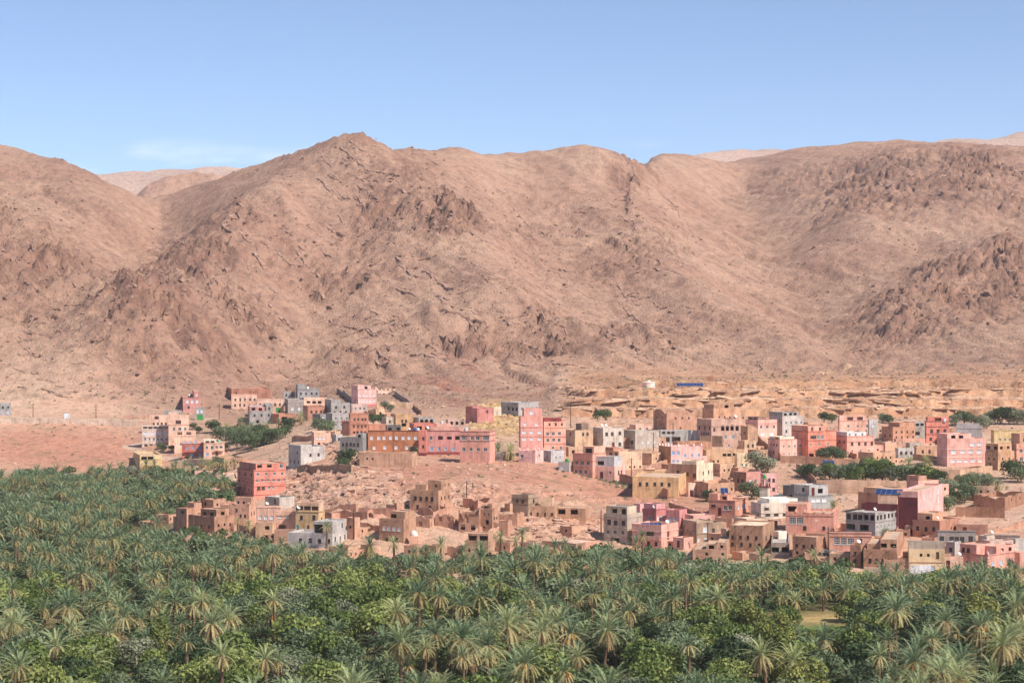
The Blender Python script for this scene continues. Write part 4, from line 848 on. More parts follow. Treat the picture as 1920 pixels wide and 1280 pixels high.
H('k8','house','grey-brown block house with three open bays near the palms',(1446,1480,1483),(1017,1044),(166,146,130),'c',L='50 3 18 82 g .8',a=8)
H('k9','villa','salmon terrace house with carved parapet, star emblem and white-barred windows',(1473,1563,1587),(962,1000),(224,148,122),L='40 3 16 44 k;75 2 40 80 u',R='40 2 30 70 w',mer=5,ledge=(14,),tops=[(0,44,10,70,2.6,None,'50 1 30 30 G .7','')],cat='villa',dep=13)
H('k10','mud_house','brown mud house with two windows and a railed roof under the salmon terrace house',(1486,1530,1553),(1007,1048),(178,124,92),'m',L='42 3 16 82 s;75 1 20 20 h',R='50 1 50 50 h',sp=1,cat='mud house')
H('k11','house','salmon house with three white-barred green-glass windows near the palms',(1555,1634,1637),(998,1036),(222,150,124),L='44 3 18 50 k .9;50 1 72 72 n',a=6,ledge=(3,20),dep=8)
H('k11b','house','small grey low house with a maroon door under the white-barred windows',(1540,1572,1576),(1031,1048),(188,172,162),'c',L='45 3 15 60 u .8',a=8,dep=6)
H('k11c','mud_house','low tan mud house with a maroon door left of the narrow mud tower',(1570,1594,1596),(1034,1056),(204,150,120),'m',L='55 1 20 20 n',a=8,dep=6,cat='mud house')
H('k12','mud_tower','narrow mud tower house with two windows one over the other',(1594,1614,1620),(1022,1064),(178,122,92),'m',L='38 1 45 45 s;70 1 45 45 s',cat='mud house',dish=1)
H('k13','mud_house','square brown mud house with four windows and an open roof gallery',(1619,1681,1697),(1030,1072),(184,128,94),'m',L='52 4 20 80 u',R='52 2 35 70 h',sp=2,tops=[(50,100,5,80,2.6,(198,142,106),'55 3 20 82 g .62','50 1 50 50 g .6'),(8,48,10,70,1.5,(198,142,106),'','')],cat='mud house',dish=1)
H('k14','shed','low pale shed with a dark opening at the edge of the palms',(1620,1672,1682),(1065,1084),(206,170,144),'m',L='55 1 78 78 g .7',cat='shed')
H('k15','house','unfinished grey concrete house with empty window bays on two floors',(1586,1641,1684),(962,1010),(168,162,156),'c',L='18 5 10 90 x;58 4 16 86 G .8',R='18 6 10 90 x .8;55 6 10 90 k .62;85 1 70 70 g .8',par=.3,rag=.25,ledge=(36,74),ledge_rgb=(150,145,140))
H('k16','building','tall rose building front with white windows rising above a dark crimson side wall',(1682,1721,1775),(921,1002),(238,168,158),L='',R='16 1 24 24 q 1.2;16 1 48 48 q;14 1 80 80 q 1.3;34 1 80 80 q 1.2;38 1 24 24 q;36 1 48 48 q .9;54 1 80 80 q;54 1 48 48 q .8',a=24,cat='building',dep=14,strips=[(0,99.9,14,100,MAROON)],g=1000)
H('k16w','building','long low dark crimson wing with a salmon room and solar panels on its roof',(1615,1683,1690),(945,1002),MAROON,a=24,cat='building',dep=10,g=998,tops=[(45,98,10,80,2.6,(236,184,146),'','')])
H('k16b','mud_house','brown mud house with an open roof arcade behind the crimson wall',(1609,1648,1700),(924,952),(190,132,98),'m',L='',R='15 5 10 70 g .7',tops=[(0,100,20,90,1.6,(214,160,120),'','50 5 10 70 g .55')],g=968,cat='mud house')
H('k16c','house','pink house with a round stair turret behind the pink-fronted building',(1700,1722,1760),(901,930),(232,164,138),L='',R='40 2 40 80 u',tops=[(0,100,0,40,1.8,(206,146,116),'','')],g=958)
H('k17','mud_house','red-brown mud house with three windows and a roof room before the crimson wall',(1711,1762,1798),(976,1012),(184,122,92),'m',L='45 3 18 78 u;82 1 40 40 h',R='50 2 60 80 h',sp=1,tops=[(15,70,5,60,2.2,(204,146,108),'50 2 70 90 g .5','')],cat='mud house')
H('k18','house','grey block house with five brown windows below the red-brown mud house',(1758,1829,1832),(995,1026),(156,148,142),'c',L='48 1 12 12 v;52 3 36 66 v;50 1 88 88 v',a=5,dep=9,ledge=(3,))
H('k19','house','grey-pink house with a sheltered doorway near the right edge',(1846,1912,1924),(1003,1030),(186,156,140),L='50 1 42 42 e;50 1 66 66 w',a=12,ledge=(4,))
H('k19b','house','pale grey shed wall at the right edge above the pink corner house',(1900,1904,1950),(1010,1034),(200,192,182),'c',R='50 1 50 50 q')
H('k20','house','yellow house with a whitewashed ground floor and bare grey upper wall by the palms',(1704,1772,1776),(1030,1076),(232,192,136),L='24 2 34 55 h;22 1 80 80 d .7;76 4 14 66 p .8',a=6,strips=[(4,62,64,99,(214,218,226))],ledge=(52,),ledge_rgb=(206,150,120),g=1078,tops=[(0,100,12,90,2.4,(190,166,146),'','')])
H('k21','house','small peach house with a bright blue gate among the palms',(1770,1806,1809),(1044,1072),(232,178,150),L='50 1 22 22 n .9;62 1 64 64 B',a=6,tops=[(0,38,0,70,1.2,(220,160,130),'','')],dish=1,dep=6)
H('k22','house','pink corner house with hooded windows and corner finials by the palms',(1800,1852,1905),(1040,1072),(232,156,136),L='58 3 25 80 w',R='55 3 18 78 p',ledge=(4,),tops=[(0,60,0,55,2.6,(226,150,130),'50 2 20 50 u',''),(60,100,30,100,2.2,None,'50 1 50 50 q','45 2 30 70 g .6')],mer=2)
H('k23','mud_house','dark crumbling mud house with ragged parapet near the right edge',(1826,1884,1924),(930,958),(176,122,90),'m',L='85 3 20 80 h',R='30 2 30 70 h;60 1 70 70 n',rag=.9,par=1.4,cat='mud house')
H('k23b','mud_house','upper tan mud house with two dark windows behind the dark crumbling house',(1826,1864,1872),(912,932),(212,164,126),'m',L='50 2 35 70 h',rag=.4,cat='mud house',g=940)
wall_run('garden_wall','low dark mud wall in front of the dark crumbling house',[(1792,968),(1830,968),(1884,970)],2.6,(168,118,88),'m',.3)
wall_run('garden_wall','ruined tan wall left of the upper tan mud house',[(1790,940),(1812,938),(1830,937)],3.6,(200,154,120),'m',.6)
wall_run('yard_wall','low pinkish wall with a dark doorway right of the red-brown mud house',[(1793,1000),(1820,1000),(1852,1000)],2.2,(190,132,108),'m',.2)
H('k24','hut','small brown mud hut against the unfinished grey house',(1680,1706,1712),(993,1009),(184,126,98),'m',cat='hut',L='50 1 70 70 h')
# --- lower left mud quarter
H('b1','building','tall red building of four storeys, the highest above the left palm grove',(445,476,536),(881,938),(222,126,102),L='18 3 15 85 u;42 4 12 88 l .7;68 2 18 40 H;70 2 70 86 u',R='14 4 12 90 w .8;34 6 10 95 w .8;60 2 15 28 v;60 2 48 62 w .7',ledge=(3,33,54,82),ledge_rgb=(196,104,86),tops=[(0,100,6,100,2.4,(222,126,102),'','30 3 12 45 g .7;40 1 85 85 w')],cat='building')
H('b1b','shed','small brown lean-to at the foot of the red building',(434,446,450),(912,938),(150,108,82),'m',L='50 1 50 50 H',cat='shed',a=12,dep=4)
H('b2','mud_house','square mud house with corner peaks in front of the tall red building',(413,467,481),(946,984),(200,146,116),'m',L='45 2 14 30 s;28 1 56 56 s;55 2 70 86 s',R='45 2 35 70 s',mer=2,cat='mud house',tops=[(40,100,30,95,2.4,None,'60 3 25 85 h 1.1','')])
H('b3','mud_house','brown mud house with striped roof beams left of the corner-peaked house',(353,402,439),(968,1002),(188,132,100),'m',L='60 3 20 80 s',R='50 3 20 80 h',sp=3,tops=[(40,100,10,75,2.3,None,'55 2 25 70 g .6','50 1 50 50 g .6')],cat='mud house',strips=[(18,22,0,100,(196,142,108))])
H('b4','mud_house','tall narrow mud house with a pillar corner at the left of the mud quarter',(330,350,372),(953,990),(192,136,102),'m',L='20 1 60 60 g .6',R='40 1 40 40 g .7',cat='mud house',g=992)
H('b5','mud_house','low mud house with a roofed yard, leftmost but one of the mud quarter',(290,316,331),(965,982),(196,140,106),'m',L='50 2 40 75 h',R='50 2 30 70 h',cat='mud house')
H('b5b','mud_house','lowest flat mud roof at the left tip of the mud quarter',(260,290,312),(979,988),(192,138,104),'m',L='',cat='mud house')
H('b6','mud_house','upper mud house with round-shouldered top behind the mud quarter',(376,400,424),(936,955),(196,142,108),'m',L='50 1 35 35 H',R='50 2 30 70 h',rag=.4,g=964,cat='mud house')
H('b6b','mud_house','low mud house with flat roof left of the round-shouldered one',(350,364,378),(942,956),(194,140,108),'m',g=966,cat='mud house',L='')
H('b7','house','pink house with five pilasters and a cream cornice in the mud quarter',(480,526,530),(949,988),(232,176,148),L='55 3 16 64 q .8',ledge=(4,),ledge_rgb=(240,200,170),a=7,dep=8,strips=[(6,9,10,95,(240,196,168)),(26,29,10,95,(240,196,168)),(48,51,10,95,(240,196,168)),(72,75,10,95,(240,196,168))],g=990)
H('b8','house','salmon house with two small windows and a dark porch in the mud quarter',(517,553,556),(958,996),(234,174,142),L='28 2 24 62 q .7;78 2 35 70 G .6',ledge=(22,),a=7,dep=8,g=998)
H('b9','house','yellow-tan house with an open roof gallery at the right of the mud quarter',(554,597,609),(958,998),(206,168,112),L='32 2 24 80 u;75 1 55 55 s;82 1 6 6 t .8',R='40 1 50 50 u',tops=[(0,100,5,80,2.6,(218,170,132),'55 3 18 82 G .62','')],g=1000,ledge=(5,))
H('b10','house','grey-white flat house with a dark door on the rocks above the mud quarter',(497,524,552),(932,948),(196,184,172),'c',L='50 1 70 70 d .7',R='',g=958)
H('b11','house','whitewashed grey stepped house with maroon windows behind the tall single palm',(539,623,651),(1000,1028),(188,184,180),'c',L='50 4 30 92 u',R='40 3 20 85 v .8',tops=[(58,100,0,90,3.4,(188,184,180),'55 1 20 20 e','40 1 75 75 u')],ledge=())
H('b12','mud_house','small yellow-tan mud house below the pink pilaster house',(479,511,516),(980,1006),(214,166,122),'m',L='35 1 70 70 g .6',a=12,cat='mud house')
H('b12b','mud_house','low brown mud yard below the salmon porch house',(514,552,556),(993,1014),(196,142,112),'m',L='',rag=.3,a=9,par=1.0,dep=6,cat='mud house')
H('b13','mud_house','narrow pink-tan mud block beside the whitewashed stepped house',(650,665,675),(970,1006),(212,152,120),'m',L='50 1 40 40 h',cat='mud house',g=1010)
H('b14','mud_house','low tan mud house with pale roof at the palm edge left of the tall palms',(617,652,673),(1025,1050),(208,152,118),'m',L='45 1 40 40 h',R='60 2 30 70 h',cat='mud house')
# --- lower centre mud houses and ruins
H('n1','mud_house','tall plain mud house with four windows over two, alone on the pale rock',(768,822,846),(919,962),(194,142,106),'m',L='38 4 20 78 u;76 2 28 70 u',R='35 3 25 80 s;70 1 50 50 h',sp=1,tops=[(55,100,20,98,3.0,None,'50 1 60 60 h','45 2 40 75 h'),(18,55,5,50,2.0,None,'','')],cat='mud house',dep=11)
H('n2','mud_house','mud house with four pale windows and a pillared roof room above the palms',(711,757,780),(973,1018),(190,138,104),'m',L='42 4 20 80 q .8;88 2 30 70 u',R='',sp=2,tops=[(40,100,10,85,2.4,None,'50 2 20 62 G .55','')],cat='mud house')
H('n3','ruined_house','roofless low mud ruin between the two plain mud houses',(780,806,817),(968,992),(206,152,120),'m',L='60 1 30 30 H',rag=1.0,par=2.2,cat='ruin')
H('n4','ruined_house','broken mud wall ruin with a V-shaped gap beside the collapsed tower',(816,850,862),(962,990),(196,140,108),'m',L='40 2 30 75 H',rag=2.2,par=3.0,cat='ruin')
H('n5','ruined_house','collapsed mud house with leaning wall stumps left of the mud tower',(860,898,905),(956,1000),(188,134,104),'m',L='35 2 25 55 e;75 2 20 70 x',rag=2.6,par=4.0,cat='ruin')
H('n6','ruined_tower','tall cracked mud tower of the ruined kasbah with small holes',(901,923,935),(953,1000),(192,138,106),'m',L='25 2 30 70 h;55 1 55 55 H;80 1 30 30 h',R='40 2 35 70 h',rag=.9,par=1.6,cat='ruin',tops=[(10,90,10,80,2.6,None,'45 1 45 45 g .7','')])
H('n6b','ruined_house','upper roofless mud wall behind the cracked tower',(868,896,926),(936,968),(200,142,112),'m',rag=1.6,par=3.0,g=962,cat='ruin',L='50 1 70 70 H')
H('n7','ruined_house','roofless mud yard house with a sloping wall top right of the cracked tower',(934,970,983),(962,988),(196,140,106),'m',rag=.8,par=2.4,cat='ruin',L='')
H('n7b','ruined_house','stepped mud wall stub below the sloping yard house',(926,952,960),(978,1006),(194,138,106),'m',rag=1.2,par=2.5,cat='ruin',L='')
H('n8','mud_house','mud house with a pillared roof gallery in front of the collapsed ruins',(871,915,928),(1014,1052),(204,148,114),'m',L='50 3 20 80 h',tops=[(14,100,5,80,2.3,None,'50 2 24 78 G .7;50 1 52 52 g .4','')],cat='mud house')
H('n9','house','grey-brown house with tall double panels below the red hill',(959,990,1008),(927,972),(176,146,116),'m',L='28 2 35 68 s;70 2 22 72 s',R='30 1 60 60 u',ledge=(16,40),strips=[(2,46,46,98,(164,136,110)),(52,96,46,98,(164,136,110))],dep=8)
H('n10','mud_house','long low mud house with a buttress right of the grey-brown panel house',(989,1040,1046),(948,978),(200,148,110),'m',L='52 4 12 90 s',sp=2,cat='mud house',tops=[(45,90,20,80,2.4,(218,176,136),'','')],dep=7)
H('n11','mud_house','mud house with three dark gallery openings at the foot of the red hill',(1042,1098,1104),(952,980),(196,144,106),'m',L='26 3 20 62 g .9',cat='mud house',dep=7,par=.3)
H('n12','mud_house','long low mud farmhouse with pale roofs and washing on its porch at the palm edge',(1016,1080,1132),(1018,1038),(204,146,116),'m',L='55 2 55 85 e .7',R='50 2 20 60 h',cat='mud house',par=.25,roof=(226,182,154),dep=10)
H('n13','mud_house','small stepped mud house with a pale roof beside the white-domed shrine',(757,782,792),(1022,1046),(204,148,116),'m',par=.3,cat='mud house',roof=(226,176,150),L='50 1 40 40 h')
# --- far pieces
H('f1','house','small pale grey house alone by the road at the left edge',(-6,-4,20),(755,779),(178,178,178),'c',R='35 2 40 80 u;75 1 80 80 p')
H('f2','hut','tiny pale blue roadside hut on the left road',(118,120,131),(775,783),(190,204,212),cat='hut',dep=2.5)
H('f3','hut','tiny grey hut with bushes on the far right plain',(1885,1890,1912),(684,694),(158,152,148),'c',cat='hut',R='50 1 30 30 H')
H('f4','hut','tiny white hut at the edge of the far left palms',(118,121,142),(888,896),(200,206,214),'c',cat='hut',R='50 1 40 40 p')
wall_run('stone_wall','low brown stone wall under the mountain beside the left road',[(232,786),(262,785),(300,782)],1.6,(186,140,112),'m',.3)
wall_run('stone_wall','low dry-stone wall running down the red hill to the terracotta house',[(1255,950),(1290,960),(1330,975),(1400,992)],1.2,(196,136,106),'m',.5)
wall_run('stone_wall','broken terrace wall below the two plain mud houses',[(672,968),(700,966),(740,965)],2.0,(200,136,108),'m',.9)

# --- small houses and walls packed between the others
for key, nm, lab, X_, Y_, c_, kd, kw in (
 ('z1','ruined_house','stepped adobe ruin climbing left of the salmon garage house',(1389,1402,1421),(797,834),ADOBE,'m',dict(rag=1.4,par=2.0,cat='ruin',L='40 1 50 50 h')),
 ('z2','mud_house','low adobe house between the cream house and the stepped brown wall',(1402,1418,1442),(843,862),ADOBE,'m',dict(cat='mud house',R='50 2 30 70 h')),
 ('z3','mud_house','flat tan house tucked behind the big silver-green tree',(1384,1396,1418),(826,848),TAN,'m',dict(cat='mud house',R='45 2 30 70 u')),
 ('z4','mud_house','low tan ruin below the large reddish mud house',(1640,1660,1692),(828,846),(206,156,124),'m',dict(rag=.6,par=1.2,cat='mud house',L='50 1 50 50 h')),
 ('z5','house','small grey hut below the small unfinished grey house',(1698,1706,1728),(830,846),(190,176,160),'c',dict(R='50 1 50 50 H')),
 ('z6','mud_house','low brown building with a pinkish flat roof beside the right track',(1793,1846,1856),(984,1004),(180,124,100),'m',dict(cat='mud house',L='60 1 30 30 n',dep=7)),
 ('z7','mud_house','small tan block in the alley right of the large tan house',(1204,1222,1240),(849,872),(214,166,126),'m',dict(cat='mud house',R='45 1 50 50 h')),
 ('z8','mud_house','low tan shed under the square tan mud house',(1056,1066,1084),(838,856),(206,158,122),'m',dict(cat='shed',R='50 1 50 50 H')),
 ('z9','mud_house','brown roofless yard below the terracotta house with the solar heater',(1330,1372,1392),(972,988),(192,138,108),'m',dict(rag=.7,par=1.4,cat='mud house')),
 ('z10','house','small salmon shed right of the terracotta house with the solar heater',(1396,1404,1416),(966,986),(214,150,124),'p',dict(R='50 1 50 50 u')),
 ('z11','mud_house','tan mud block between the grey-brown house and the square brown house',(1352,1362,1372),(990,1026),(198,150,118),'m',dict(cat='mud house',R='40 1 50 50 h',g=1028)),
 ('z12','house','low pink annex behind the grey-brown house with the pale arched window',(1284,1300,1340),(966,992),(226,162,146),'p',dict(R='45 2 30 70 u',g=1004)),
 ('z13','house','pale low annex above the square brown mud house',(1376,1400,1440),(972,994),(222,188,160),'m',dict(R='45 2 30 70 h',g=1004)),
 ('z14','mud_house','small brown house between the yellow house and the brown gallery house',(1694,1704,1712),(1034,1066),(170,120,96),'m',dict(cat='mud house',L='40 1 50 50 h')),
 ('z15','mud_house','low adobe wall house behind the narrow mud tower',(1598,1616,1636),(1006,1030),(196,142,112),'m',dict(cat='mud house',R='50 2 30 70 h',g=1034)),
 ('z16','house','grey-rose block behind the pink corner house',(1838,1856,1900),(1014,1040),(204,168,152),'p',dict(R='45 3 20 80 u',g=1044)),
 ('z17','mud_house','square adobe house behind the mud tower house with timber gallery',(1896,1912,1940),(812,840),(198,146,110),'m',dict(cat='mud house',R='45 2 30 70 u',g=846)),
 ('z18','house','low beige house right of the grey house with five brown windows',(1834,1850,1872),(1004,1028),(196,172,152),'p',dict(R='50 1 50 50 u',g=1030)),
 ('z19','mud_house','long low adobe wall house under the rose house with arched windows',(1240,1256,1284),(870,886),(204,152,114),'m',dict(cat='mud house',R='50 2 30 70 h')),
 ('z20','house','small rose block left of the crimson-rose house',(1188,1200,1212),(944,972),(232,162,158),'p',dict(R='45 1 50 50 w .8',g=990)),
 ('z21','mud_house','low brown shed below the salmon pilaster row in the mud quarter',(448,470,486),(986,1008),(190,136,106),'m',dict(cat='mud house',L='50 1 50 50 h')),
 ('z22','mud_house','flat brown house behind the corner-peaked mud house',(424,440,462),(944,962),(194,140,110),'m',dict(cat='mud house',R='45 1 60 60 h',g=968)),
 ('z23','house','low grey hut between the small pink slope house and the block house',(622,630,642),(814,832),(186,180,174),'c',dict(R='50 1 50 50 u')),
 ('z24','mud_house','low tan enclosure below the red-brown house of the upper row',(614,628,652),(808,820),TAN,'m',dict(rag=.4,par=1.0,cat='mud house')),
 ('z25','house','small grey-tan house left of the ochre house',(716,724,738),(782,800),(198,178,156),'c',dict(R='45 1 50 50 u',g=808)),
 ('z26','mud_house','pale mud block at the foot of the long grey block house',(640,652,668),(846,862),(206,160,126),'m',dict(rag=.4,par=.9,cat='mud house')),
 ('z27','ruined_house','crumbled red mud walls below the tall plain mud house',(784,812,838),(952,970),(202,142,112),'m',dict(rag=1.5,par=2.2,cat='ruin')),
 ('z28','ruined_house','low crumbled mud corner left of the two plain mud houses',(686,700,718),(958,974),(200,138,110),'m',dict(rag=1.2,par=1.6,cat='ruin')),
 ('z29','ruined_house','crumbled mud yard under the cracked tower',(884,916,936),(992,1012),(202,148,116),'m',dict(rag=1.3,par=1.8,cat='ruin')),
 ('z31','house','low pink yard house left of the grey-brown house with the pale arched window',(1262,1282,1300),(1008,1032),(228,166,146),'p',dict(L='50 1 50 50 d .8')),
 ('z32','ruined_house','crumbled adobe yard between the roofless mud yard and the open-bay block house',(1404,1424,1446),(1038,1056),(198,148,116),'m',dict(rag=1.0,par=1.3,cat='ruin')),
 ('z34','mud_house','small brown block behind the brown mud house with roof gallery',(1640,1652,1672),(1008,1030),(186,132,102),'m',dict(cat='mud house',R='45 1 50 50 h',g=1036)),
 ('z35','house','small grey shed left of the pink corner house',(1774,1790,1802),(1016,1044),(184,172,164),'c',dict(L='50 1 50 50 u',g=1046)),
 ('z36','house','pink shed cut by the right edge beside the pink corner house',(1902,1912,1940),(1036,1066),(226,160,140),'p',dict(R='50 1 50 50 u')),
 ('z38','mud_house','low brown annex below the red-brown mud house with three windows',(1728,1752,1764),(1008,1030),(186,130,102),'m',dict(cat='mud house',L='50 2 30 70 h')),
 ('z39','mud_house','tan annex with a slit window above the terracotta solar-heater house',(1344,1362,1382),(926,944),(208,160,126),'m',dict(cat='mud house',R='50 1 50 50 h')),
 ('z40','ruined_house','crumbled tan walls beside the rose-brown house',(1352,1366,1378),(896,914),(206,158,122),'m',dict(rag=1.0,par=1.4,cat='ruin')),
 ('z41','mud_house','low tan house in the alley above the yellow-ochre house',(1206,1228,1250),(880,900),(216,170,130),'m',dict(cat='mud house',R='50 1 50 50 h')),
 ('z42','house','small peach house behind the low grey-beige house with white windows',(1180,1192,1222),(796,816),(226,172,144),'p',dict(R='45 2 30 70 u',g=830)),
 ('z43','mud_house','low tan mud house at the palm edge below the four-windowed mud house',(676,698,714),(1022,1044),(206,154,122),'m',dict(cat='mud house',L='50 1 50 50 h')),
 ('z44','mud_house','low mud house at the palm edge right of the white-domed shrine',(794,818,834),(1022,1046),(204,150,118),'m',dict(cat='mud house',L='45 2 30 70 h')),
 ('z45','ruined_house','roofless mud walls at the palm edge left of the pillared gallery house',(838,858,872),(1022,1044),(208,154,122),'m',dict(rag=1.0,par=1.5,cat='ruin')),
 ('z46','mud_house','low mud house at the palm edge right of the pillared gallery house',(930,956,970),(1016,1040),(202,148,116),'m',dict(cat='mud house',L='45 1 60 60 h')),
 ('z47','mud_house','pale low mud house between the tallest palm and the farmhouse',(974,1000,1014),(1016,1038),(212,162,130),'m',dict(cat='mud house',L='50 2 30 70 h')),
 ('z48','ruined_house','crumbled mud room on the slope behind the four-windowed mud house',(724,744,758),(944,962),(204,148,118),'m',dict(rag=1.1,par=1.6,cat='ruin')),
 ('z49','ruined_house','low crumbled mud room below the yellow-tan house of the mud quarter',(600,622,640),(962,980),(204,146,116),'m',dict(rag=1.0,par=1.4,cat='ruin')),
 ('z50','mud_house','small mud room on the ledge right of the long low buttressed house',(1050,1072,1090),(986,1004),(204,152,118),'m',dict(cat='mud house',L='50 1 50 50 h')),
 ('z30','mud_house','tan mud shed between the panel house and the roofless yard house',(946,956,966),(944,962),(202,152,118),'m',dict(cat='mud house',rag=.4)),
): H(key, nm, lab, X_, Y_, c_, kd, **kw)
for lab, P_, h_ in (('broken red mud wall in the upper row right of the mud quarter',[(606,962),(630,958),(668,956)],1.8),('broken red mud wall in the middle row right of the mud quarter',[(612,976),(640,972),(690,976)],2.0),('broken red mud wall in the lowest row right of the mud quarter',[(655,992),(690,994),(712,998)],1.8),
   ('tan mud wall on the slope right of the oasis tree pocket',[(548,828),(566,826),(590,824)],2.0),('dry tan wall below the small pink slope house',[(562,846),(580,850),(604,852)],1.4),('curving tan alley wall between the large tan house and the rose arched house',[(1204,896),(1226,884),(1250,876)],2.4),
   ('low rubble wall in front of the mud farmhouse',[(1100,1036),(1130,1034),(1150,1034)],1.2),('brown mud wall between the minaret mosque and the brown yard',[(1392,980),(1412,984),(1440,986)],2.2),('rubble wall under the railed brown mud house',[(1480,1056),(1510,1058),(1545,1060)],1.2),
   ('pale low wall along the right track above the pink corner house',[(1860,1000),(1890,994),(1925,985)],1.0)):
    wall_run('mud_wall', lab, P_, h_, (198,142,110), 'm', .6)

wall_run('retaining_wall','long pale retaining wall under the road at the far left',[(-60,795),(0,794),(70,794),(140,795),(200,797),(256,799)],2.2,(212,182,156),'m',.1)
# ------------------------------------------------------------------ vegetation kit
def leafmat(name, cols, tr=0.25, rough=.6, scale=.7):
    m, nt, N, L, b = nmat(name, rough)
    tc = N.new('ShaderNodeTexCoord'); oi = N.new('ShaderNodeObjectInfo'); ge = N.new('ShaderNodeNewGeometry')
    n = add_noise(nt, tc.outputs['Object'], scale, 3, .6)
    ad = N.new('ShaderNodeMath'); ad.operation = 'ADD'; mr = N.new('ShaderNodeMapRange'); mr.inputs[3].default_value = -.22; mr.inputs[4].default_value = .22
    L.new(oi.outputs['Random'], mr.inputs[0]); L.new(n.outputs[0], ad.inputs[0]); L.new(mr.outputs[0], ad.inputs[1])
    ad2 = N.new('ShaderNodeMath'); ad2.operation = 'MULTIPLY_ADD'; ad2.inputs[1].default_value = .35; 
    L.new(ge.outputs['Random Per Island'], ad2.inputs[0]); L.new(ad.outputs[0], ad2.inputs[2])
    sb = N.new('ShaderNodeMath'); sb.operation = 'SUBTRACT'; sb.inputs[1].default_value = .17; L.new(ad2.outputs[0], sb.inputs[0])
    st = [(0.22+.56*i/(len(cols)-1), lin(*c)) for i, c in enumerate(cols)]
    r = ramp(nt, sb.outputs[0], st); L.new(r.outputs[0], b.inputs['Base Color'])
    t = N.new('ShaderNodeBsdfTranslucent'); L.new(r.outputs[0], t.inputs['Color'])
    mx = N.new('ShaderNodeMixShader'); mx.inputs[0].default_value = tr; out = N['Material Output']
    L.new(b.outputs[0], mx.inputs[1]); L.new(t.outputs[0], mx.inputs[2]); L.new(mx.outputs[0], out.inputs['Surface']); return m
LM_PALM = leafmat('palm_leaf', [(88,110,84),(126,143,105),(160,170,122),(194,194,136)])
LM_OLD = leafmat('old_palm_leaf', [(140,134,88),(180,166,112),(208,190,138)])
LM_DEAD = leafmat('dead_palm_leaf', [(140,114,84),(174,142,106),(198,164,124)], .1, .9)
LM_OLIVE = leafmat('olive_leaf', [(70,86,58),(100,114,80),(132,142,106)])
LM_GREEN = leafmat('almond_leaf', [(78,96,46),(112,126,66),(154,160,92)])
LM_DARK = leafmat('dark_leaf', [(50,68,42),(78,96,58),(106,120,78)])
LM_YEL = leafmat('pale_leaf', [(92,104,54),(128,134,70),(162,160,92)])
LM_GREY = leafmat('grey_leaf', [(104,110,86),(134,138,110),(158,158,130)])
M_TRUNK = paint((116, 92, 72), .95); M_BARK = paint((130, 116, 98), .95); M_DATE = paint((206, 134, 52), .7)

def frond(rs, L_, el, az, curl, n_leaf, wid, r0=0.12):
    """one feather leaf: a curved midrib with two rows of leaflets; returns triangles"""
    ts = np.linspace(0, 1, 9); ang = el-curl*ts**1.4; ds = L_/8
    rr = r0+np.concatenate([[0], np.cumsum(np.cos(ang[:-1])*ds)]); zz = np.concatenate([[0], np.cumsum(np.sin(ang[:-1])*ds)])
    ca, sa = cos(az), sin(az); T = []
    P = np.stack([rr*ca, rr*sa, zz], -1); side = np.array([-sa, ca, 0.0])
    for i in range(8):
        w0 = .045*(1-ts[i]*.7); w1 = .045*(1-ts[i+1]*.7)
        T += [P[i]-side*w0, P[i]+side*w0, P[i+1]+side*w1, P[i]-side*w0, P[i+1]+side*w1, P[i+1]-side*w1]
    tw = rs.uniform(-.5, .5)
    for s in (-1, 1):
        for k in range(n_leaf):
            t = .16+.84*(k+rs.rand()*.6)/n_leaf; i = min(int(t*8), 7); f = t*8-i; p = P[i]*(1-f)+P[i+1]*f
            d = (P[i+1]-P[i])/ds; up = np.cross(d, side); up /= np.linalg.norm(up)+1e-9
            if up[2] < 0: up = -up
            l = L_*.135*(1-.75*abs(t-.42)**1.2*1.3)*rs.uniform(.85, 1.15)
            q = side*s*.72*cos(tw*.3)+d*.62+up*(.34-.25*rs.rand()+tw*.25*s); q /= np.linalg.norm(q)
            q[2] -= .12; wv = d*wid*.5
            T += [p-wv, p+wv, p+q*l]
    return T
def tri_mesh(name, tris, mat, mats=None):
    V = np.array(tris, np.float32).reshape(-1, 3); F = np.arange(len(V)).reshape(-1, 3)
    return mesh_np(name, V, Ft=F, mats=(mat,))
def palm_meshes(seed, n, n_leaf, wid, L_=3.1):
    rs = np.random.RandomState(seed); G, O, D = [], [], []
    for i in range(n):
        u = (i+.5)/n; el = radians(88-146*u**.95)+rs.uniform(-.1, .1); az = i*2.39996+rs.uniform(-.2, .2)
        l = L_*(.75+.35*sin(pi*min(u*1.25, 1)))*rs.uniform(.85, 1.08); cu = 0.95*(1-.2*u)*rs.uniform(.8, 1.2)
        f = frond(rs, l, el, az, cu, n_leaf, wid)
        (G if u < .56 else O).extend(f)
    for i in range(int(n*.32)):
        D.extend(frond(rs, L_*rs.uniform(.6, .85), radians(rs.uniform(-72, -42)), rs.uniform(0, 2*pi), .5, max(5, n_leaf-6), wid*.9))
    return G, O, D
def date_mesh(seed):
    rs = np.random.RandomState(seed); m = MB()
    for i in range(7):
        az = rs.uniform(0, 2*pi); r = rs.uniform(.45, .9); z = rs.uniform(-.75, -.15); c = (r*cos(az), r*sin(az), z)
        m.tube((0, 0, .05), c, .03, .03, 4)
        m.lathe([(0.02, -.3), (.12, -.18), (.15, 0), (.1, .14), (.02, .2)], 6, c=(c[0], c[1], c[2]-.1))
    return m.mesh('date_clusters', (M_DATE,))
